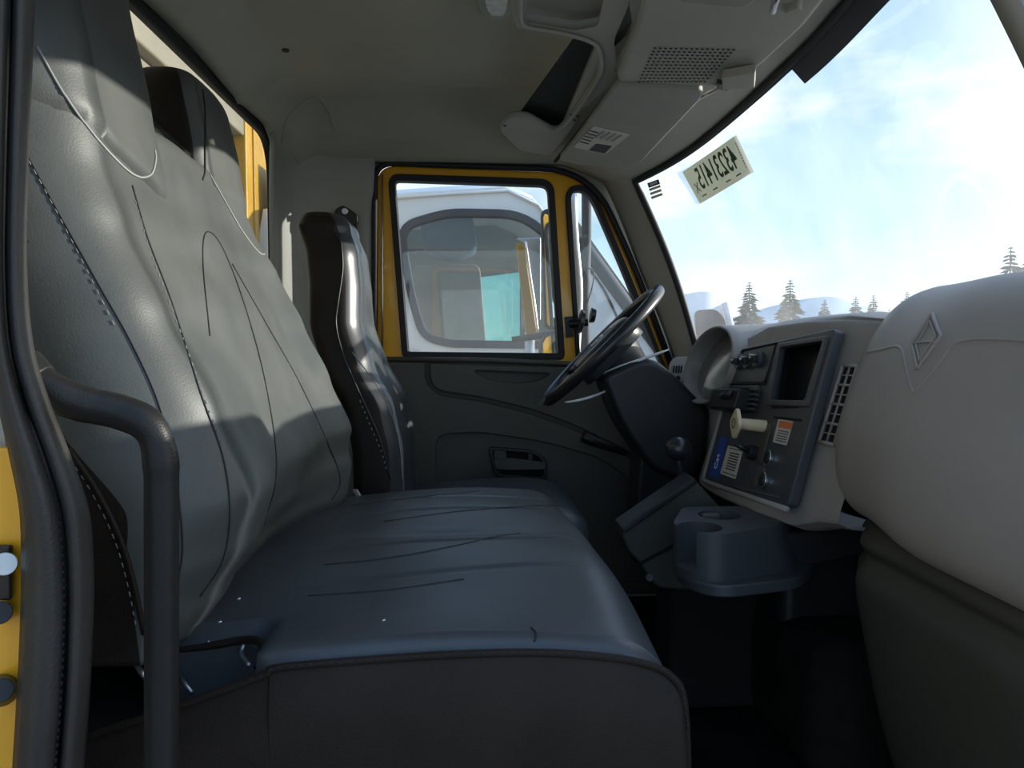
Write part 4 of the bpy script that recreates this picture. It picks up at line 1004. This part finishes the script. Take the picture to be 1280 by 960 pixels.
# passenger visor end and its bracket at the top
pv = thing('passenger_visor', 'edge of the grey passenger sun visor at the top of the frame', 'sun visor', HP(900, 0, .04))
hplate('visor_board', [(835, -70), (838, -10), (850, 4), (925, 12), (942, 6), (950, -8), (990, -70)], [], .048, .016, 'visor', pv, .005, 6)
tube('pivot_rod', [HP(975, -15, .05), HP(966, 14, .05)], .005, 'steel', pv)
prism('visor_clip', [HP(a, b, .05) for a, b in rnd([(962, 8), (982, 17), (996, 10), (1003, 13), (990, 24), (970, 20)], 3, 3)], Hn * .014, 'console', pv, .002)
# dome lamp
dl = thing('dome_lamp', 'small clear dome lamp in the headliner at top centre', 'lamp', E(.04, 1.46, .64))
def CP(px, py, z): return PZ(px, py, z)
hc = shoot(ctree, 618, 6); zc = (hc[0].z - EZ if hc[0] is not None else .64)
prism('lamp_frame', [CP(a, b, zc - .008) for a, b in rnd([(592, -40), (598, 14), (610, 25), (634, 24), (642, 12), (646, -40)], 8, 4)], (0, 0, .012), 'console', dl, .003)
prism('lens', [CP(a, b, zc - .016) for a, b in rnd([(603, -38), (607, 12), (614, 20), (631, 21), (635, 12), (638, -38)], 5, 4)], (0, 0, .010), 'lamp', dl, .003)
# ================================================================== WINDSCREEN STICKERS
def WP(px, py, off=0.006):
    h = shoot(wtree, px, py); n_ = h[1] if h[1].dot(ray(px, py)) < 0 else -h[1]; return h[0] + n_ * off, n_
c_, cn = WP(898, 211)
def SP(px, py, off=0.0): return PP(px, py, c_ + cn * off, cn)
st1 = thing('windscreen_permit', 'pale permit sticker with large green reversed digits on the windscreen', 'sticker', c_)
tl, tr_, br_, bl_ = SP(853, 215), SP(920, 169), SP(942, 215), SP(875, 255)
prism('sheet', [tl, tr_, br_, bl_], -cn * .0008, 'plate', st1)
# digits read from outside: mirrored here, running right to left
ax = ((tr_ + br_) / 2 - (tl + bl_) / 2); wlen = ax.length; ax.normalize(); ay = ((tl + tr_) / 2 - (bl_ + br_) / 2); hlen = ay.length; ay = (ay - ax * ay.dot(ax)).normalized(); ctr = (tl + tr_ + br_ + bl_) / 4
text('digits', '43231415', hlen * .84, (ctr + ay * hlen * .06 + ax * wlen * 0.02, -ax, ay, cn), 'green', st1, fit=wlen * .70, bold=.0011)
text('suffix', 'X', hlen * .40, (ctr - ax * wlen * .395 - ay * hlen * .10, -ax, ay, cn), 'green', st1, sx=.8)
for k_, uu in enumerate((-.33, -.12, .12, .30)): prism('small_print', [ctr + ax * wlen * (uu + d_) - ay * hlen * .36 + ay * e_ for d_, e_ in ((-.04, -.0016), (.04, -.0016), (.04, .0016), (-.04, .0016))], cn * .0006, 'green', st1)
for k_ in range(9): prism('small_print', [ctr + ax * (wlen * .44 + e_) + ay * hlen * (.32 - k_ * .075 + d_) for d_, e_ in ((-.022, -.0016), (.022, -.0016), (.022, .0016), (-.022, .0016))], cn * .0006, 'green', st1)
c2, cn2 = WP(820, 234)
def SP2(px, py): return PP(px, py, c2, cn2)
st2 = thing('inspection_sticker', 'tiny striped sticker at the upper far corner of the windscreen', 'sticker', c2)
prism('header', [SP2(a, b) for a, b in ((809, 229), (823, 224), (825, 230), (811, 235))], -cn2 * .0008, 'ink', st2)
prism('header_window', [SP2(a, b) + cn2 * .001 for a, b in ((812, 229.5), (821, 226), (822, 229), (813, 232.5))], -cn2 * .0006, 'paper', st2)
for k_ in range(3): prism('stripe', [SP2(a + 1.3 * k_, b + 5 * k_) for a, b in ((811, 236), (825, 231), (826, 234), (812, 239))], -cn2 * .0008, 'cream', st2)
# ================================================================== EXTERIOR
g = mesh('ground', [(-60, -40, 0), (900, -40, 0), (900, 900, 0), (-60, 900, 0)], [(0, 1, 2, 3)], 'asphalt'); g['kind'] = 'structure'
# box body behind the cab
tb = thing('truck_body', 'beige and yellow box body right behind the cab rear window', 'truck body', (-1.2, 2.0, 1.0))
box('lower_panel', (-1.16, 1.6, 2.05), (.06, 4.4, 1.9), 'beige', tb)
box('upper_lip', (-1.13, 1.8, 3.18), (.10, 4.8, .42), 'beige', tb, bev=.01)
box('corner_post', (-1.12, 4.05, 2.1), (.10, .55, 2.0), 'dyellow', tb, bev=.01)
box('corner_rib', (-1.07, 3.9, 2.1), (.02, .05, 2.0), 'dyellow', tb, bev=.004)
tube('hinge_wire', cr([Vector((-1.12, 1.38, 3.0)), Vector((-1.10, 1.42, 2.96)), Vector((-1.10, 1.42, 2.84))], 4), .006, 'ink', tb)
# white truck parked beside (seen through the driver door window)
wt = thing('white_truck', 'white truck cab parked alongside beyond the driver window', 'truck', (0, 4.6, 0))
def W(px, py, y=4.0): p = PY(px, py, y); return (p.x, p.z)
cabo = [W(330, 262), W(470, 244), W(560, 238), W(630, 234), W(668, 250), W(700, 292), W(755, 345), W(820, 420), W(850, 470), (1.35, .8), (-1.4, .8)]
winh = [W(*p) for p in rnd([(500, 278), (520, 268), (600, 262), (664, 266), (700, 300), (742, 350), (742, 442), (590, 428), (530, 424), (514, 380), (498, 320)], [10, 8, 10, 20, 10, 4, 4, 14, 24, 20, 10], 4)]
winh = [W(*p) for p in rnd([(497, 282), (560, 264), (655, 266), (706, 312), (706, 434), (560, 432), (527, 422), (512, 370)], [26, 20, 30, 12, 6, 14, 18, 20], 5)]
plate('side_wall', cabo, [winh], ypl(4.0), .05, 'white', wt, .008)
plate('window_seal', inset(winh, -.01), [inset(winh, .03)], ypl(3.99), .06, 'ink', wt, .005)
plate('window_pane', inset(winh, .02), [], ypl(3.995), .004, 'glass', wt)
rows = []
for y in (4.0, 4.02, 4.08, 4.2): rows.append([Vector((x, y, z + .0 + .06 * stp((y - 4.0) / .2))) for x, z in cabo[:6]])
for y in (4.8, 5.6, 5.9): rows.append([Vector((x, y, z + .07)) for x, z in cabo[:6]])
grid('roof', rows, 'white', wt)
tube('roof_gutter', [Vector((W(a, b)[0], 3.965, W(a, b)[1])) for a, b in ((480, 250), (560, 244), (635, 240), (672, 258), (700, 298))], .008, 'white', wt)
# far side wall of that cab with its own window, seat and headrest
fw = [(x, z) for x, z in cabo]
farw = [(p.x, p.z) for p in [PY(a, b, 5.8) for a, b in ((553, 360), (572, 350), (650, 340), (650, 440), (572, 440))]]
plate('far_wall', [(-2.6, .9), (-2.6, 2.95), (.75, 2.95), (1.3, 2.2), (1.3, .9)], [farw], ypl(5.8), .04, 'cabin', wt)
plate('far_pane', farw, [], ypl(5.8), .006, 'tealglass', wt)
box('cab_rear', (-.95, 4.9, 1.9), (.05, 1.8, 2.0), 'cabin', wt)
prism('seat_back', [PY(a, b, 4.6) for a, b in rnd([(515, 330), (600, 330), (612, 480), (512, 480)], 10, 3)], (0, .4, 0), 'cabin', wt, .03)
prism('seat_headrest', [PY(a, b, 4.5) for a, b in rnd([(524, 272), (590, 264), (598, 312), (570, 322), (530, 318)], 12, 4)], (0, .3, 0), 'navy', wt, .03)
box('interior_floor', (.0, 4.9, 1.3), (2.2, 1.7, .05), 'cabin', wt)
tube('pillar_trim', [Vector((W(a, b)[0], 3.97, W(a, b)[1])) for a, b in ((722, 300), (745, 330), (790, 392), (830, 445))], .035, 'ink', wt, n=8)
tube('door_gap', cr([Vector((W(a, b)[0], 3.97, W(a, b)[1])) for a, b in ((734, 335), (752, 360), (768, 392), (782, 425))], 4), .006, 'ink', wt)
plate('hood_side', [W(742, 372), W(800, 400), W(870, 455), W(870, 560), W(742, 560)], [], ypl(4.05), .05, 'white', wt, .01)
# mirror assembly outside the driver door
ma = thing('door_mirror', 'tall chrome and black door mirror outside the driver window', 'mirror', PY(690, 440, 2.75))
prism('mirror_head', [PY(a, b, 2.74) for a, b in rnd([(676, 262), (704, 258), (708, 412), (681, 412)], 8, 4)], (0, .03, 0), 'ink', ma, .005)
prism('mirror_face', [PY(a, b, 2.737) for a, b in rnd([(679, 267), (704, 262), (707, 408), (684, 408)], 6, 4)], (0, .002, 0), 'mirror', ma)
prism('convex_head', [PY(a, b, 2.74) for a, b in rnd([(674, 430), (682, 416), (708, 414), (710, 460), (674, 460)], 6, 4)], (0, .03, 0), 'ink', ma, .005)
prism('convex_face', [PY(a, b, 2.737) for a, b in rnd([(677, 432), (684, 420), (708, 417), (708, 458), (677, 458)], 5, 4)], (0, .002, 0), 'mirror', ma)
tube('support_post', cr([PY(a, b, 2.76) for a, b in ((716, 240), (719, 300), (724, 360), (722, 420), (718, 470))], 5), .014, 'steel', ma, n=10)
tube('support_post', cr([PY(a, b, 2.80) for a, b in ((733, 235), (733, 300), (731, 380), (733, 470))], 5), .018, 'ink', ma, n=10)
tube('mirror_cable', cr([PY(a, b, 2.78) for a, b in ((722, 350), (732, 336), (742, 340), (740, 360), (734, 378))], 5), .0025, 'ink', ma, n=6)
tube('cross_arm', [PY(640, 425, 2.80), PY(725, 412, 2.78)], .012, 'ink', ma)
tube('door_arm', [PY(722, 480, 2.40), PY(722, 478, 2.78)], .014, 'ink', ma)
yp = thing('yellow_reflection', 'narrow yellow board standing in for a mirror reflection outside the driver window', 'slab', PY(660, 420, 3.0))  # solid slab coloured as the yellow truck's reflection in a mirror
tube('slab_post', [Vector((PY(660, 420, 2.985).x, 2.985, 0)), PY(662, 415, 2.985)], .02, 'steel', yp)
prism('slab', [PY(a, b, 2.96) for a, b in ((645, 304), (655, 305), (672, 420), (658, 420))], (0, .03, 0), 'dyellow', yp, .003)
prism('reflection_edge', [PY(a, b, 2.97) for a, b in ((645, 298), (676, 297), (676, 400), (668, 400), (655, 305))], (0, .02, 0), 'steel', yp, .003)
tube('reflection_fold', cr([PY(a, b, 2.95) for a, b in ((657, 302), (662, 340), (668, 380), (673, 420))], 4), .005, 'chrome', yp)
# distant white truck seen through the windscreen
wt2 = thing('distant_truck', 'hazy white truck seen through the windscreen beside the far pillar', 'truck', (3.0, 9.0, 0))
Q = lambda a, b, y=9.0: PY(a, b, y)
def arc_sec(y):
    d_ = (y - 9.0)
    return [Vector((p.x + .0, y, p.z)) for p in [Q(q_.x, q_.y) for q_ in cr([(835, 480, 0), (848, 380, 0), (862, 367, 0), (888, 365, 0), (905, 375, 0), (914, 395, 0), (924, 440, 0), (930, 520, 0)], 4)]]
grid('cab', [arc_sec(y) for y in (9.0, 9.1, 10.8)], 'white', wt2, caps=True)
prism('side_window', [Q(a, b, 8.97) for a, b in rnd([(868, 388), (895, 386), (906, 398), (912, 430), (872, 430)], 8, 4)], (0, .02, 0), 'ink', wt2)
box('chassis', (3.0, 9.9, .7), (1.6, 1.9, 1.4), 'ink', wt2)
tube('door_post', [Q(906, 378, 8.95), Q(918, 425, 8.95)], .04, 'whitep', wt2)
# hills
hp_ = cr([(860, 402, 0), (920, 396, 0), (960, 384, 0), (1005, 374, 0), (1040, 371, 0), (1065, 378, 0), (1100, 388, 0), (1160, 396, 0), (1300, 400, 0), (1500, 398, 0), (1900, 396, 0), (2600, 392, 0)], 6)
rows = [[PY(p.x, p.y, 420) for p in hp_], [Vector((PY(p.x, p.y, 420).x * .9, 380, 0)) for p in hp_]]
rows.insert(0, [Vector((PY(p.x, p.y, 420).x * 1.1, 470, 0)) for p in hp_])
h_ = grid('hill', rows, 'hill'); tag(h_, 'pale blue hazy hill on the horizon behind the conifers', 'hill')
# conifers
def conifer(px, top, y, seed, label):
    rg = random.Random(seed); tp = PY(px, top, y); H = tp.z; bx_, by_ = tp.x, tp.y
    t = thing('conifer', label, 'tree', (bx_, by_, 0), 'conifers beyond the windscreen')
    vs = []; fs = []; n = 34; W_ = H * .33
    for i in range(n):
        u = i / n; z = H * (.12 + .87 * u); rad = W_ * (1 - u) ** .85 * rg.uniform(.7, 1.1) + .05
        for k in range(13):
            a = rg.uniform(0, 6.283); r = rad * rg.uniform(.65, 1.15); dz = -r * rg.uniform(.15, .5); wv2 = r * .20
            d_ = Vector((math.cos(a), math.sin(a), 0)); s_ = Vector((-d_.y, d_.x, 0)); c_ = Vector((bx_, by_, z)); k0 = len(vs)
            vs += [c_, c_ + d_ * r * .5 + s_ * wv2 + ZA * dz * .3, c_ + d_ * r + ZA * dz, c_ + d_ * r * .5 - s_ * wv2 + ZA * dz * .3, c_ + d_ * r * .45 + ZA * (dz * .3 - r * .22)]
            fs += [(k0, k0 + 1, k0 + 2, k0 + 3), (k0, k0 + 2, k0 + 4)]
    mesh('crown', vs, fs, 'needles', t, recalc=False)
    tube('trunk', [Vector((bx_, by_, 0)), Vector((bx_, by_, H * .97))], [H * .014, .02], 'bark', t)
for i, (px, top, y, lb) in enumerate(((937, 349, 42, 'slim conifer nearest the far windscreen pillar'), (988, 346, 40, 'broad full conifer over the top of the control panel'), (1031, 372, 60, 'small faint conifer in front of the hill'),
        (1070, 368, 55, 'conifer left of the twin pair over the dash'), (1092, 366, 50, 'pointed conifer above the dash seam'), (1112, 384, 62, 'short low conifer tip right of the pointed one'), (1134, 362, 58, 'small conifer tip just over passenger dash cover'),
        (1264, 303, 34, 'tall conifer near the right edge of the windscreen'), (1284, 315, 36, 'conifer cut off by the right edge'))):
    conifer(px, top, y, 10 + i, lb)
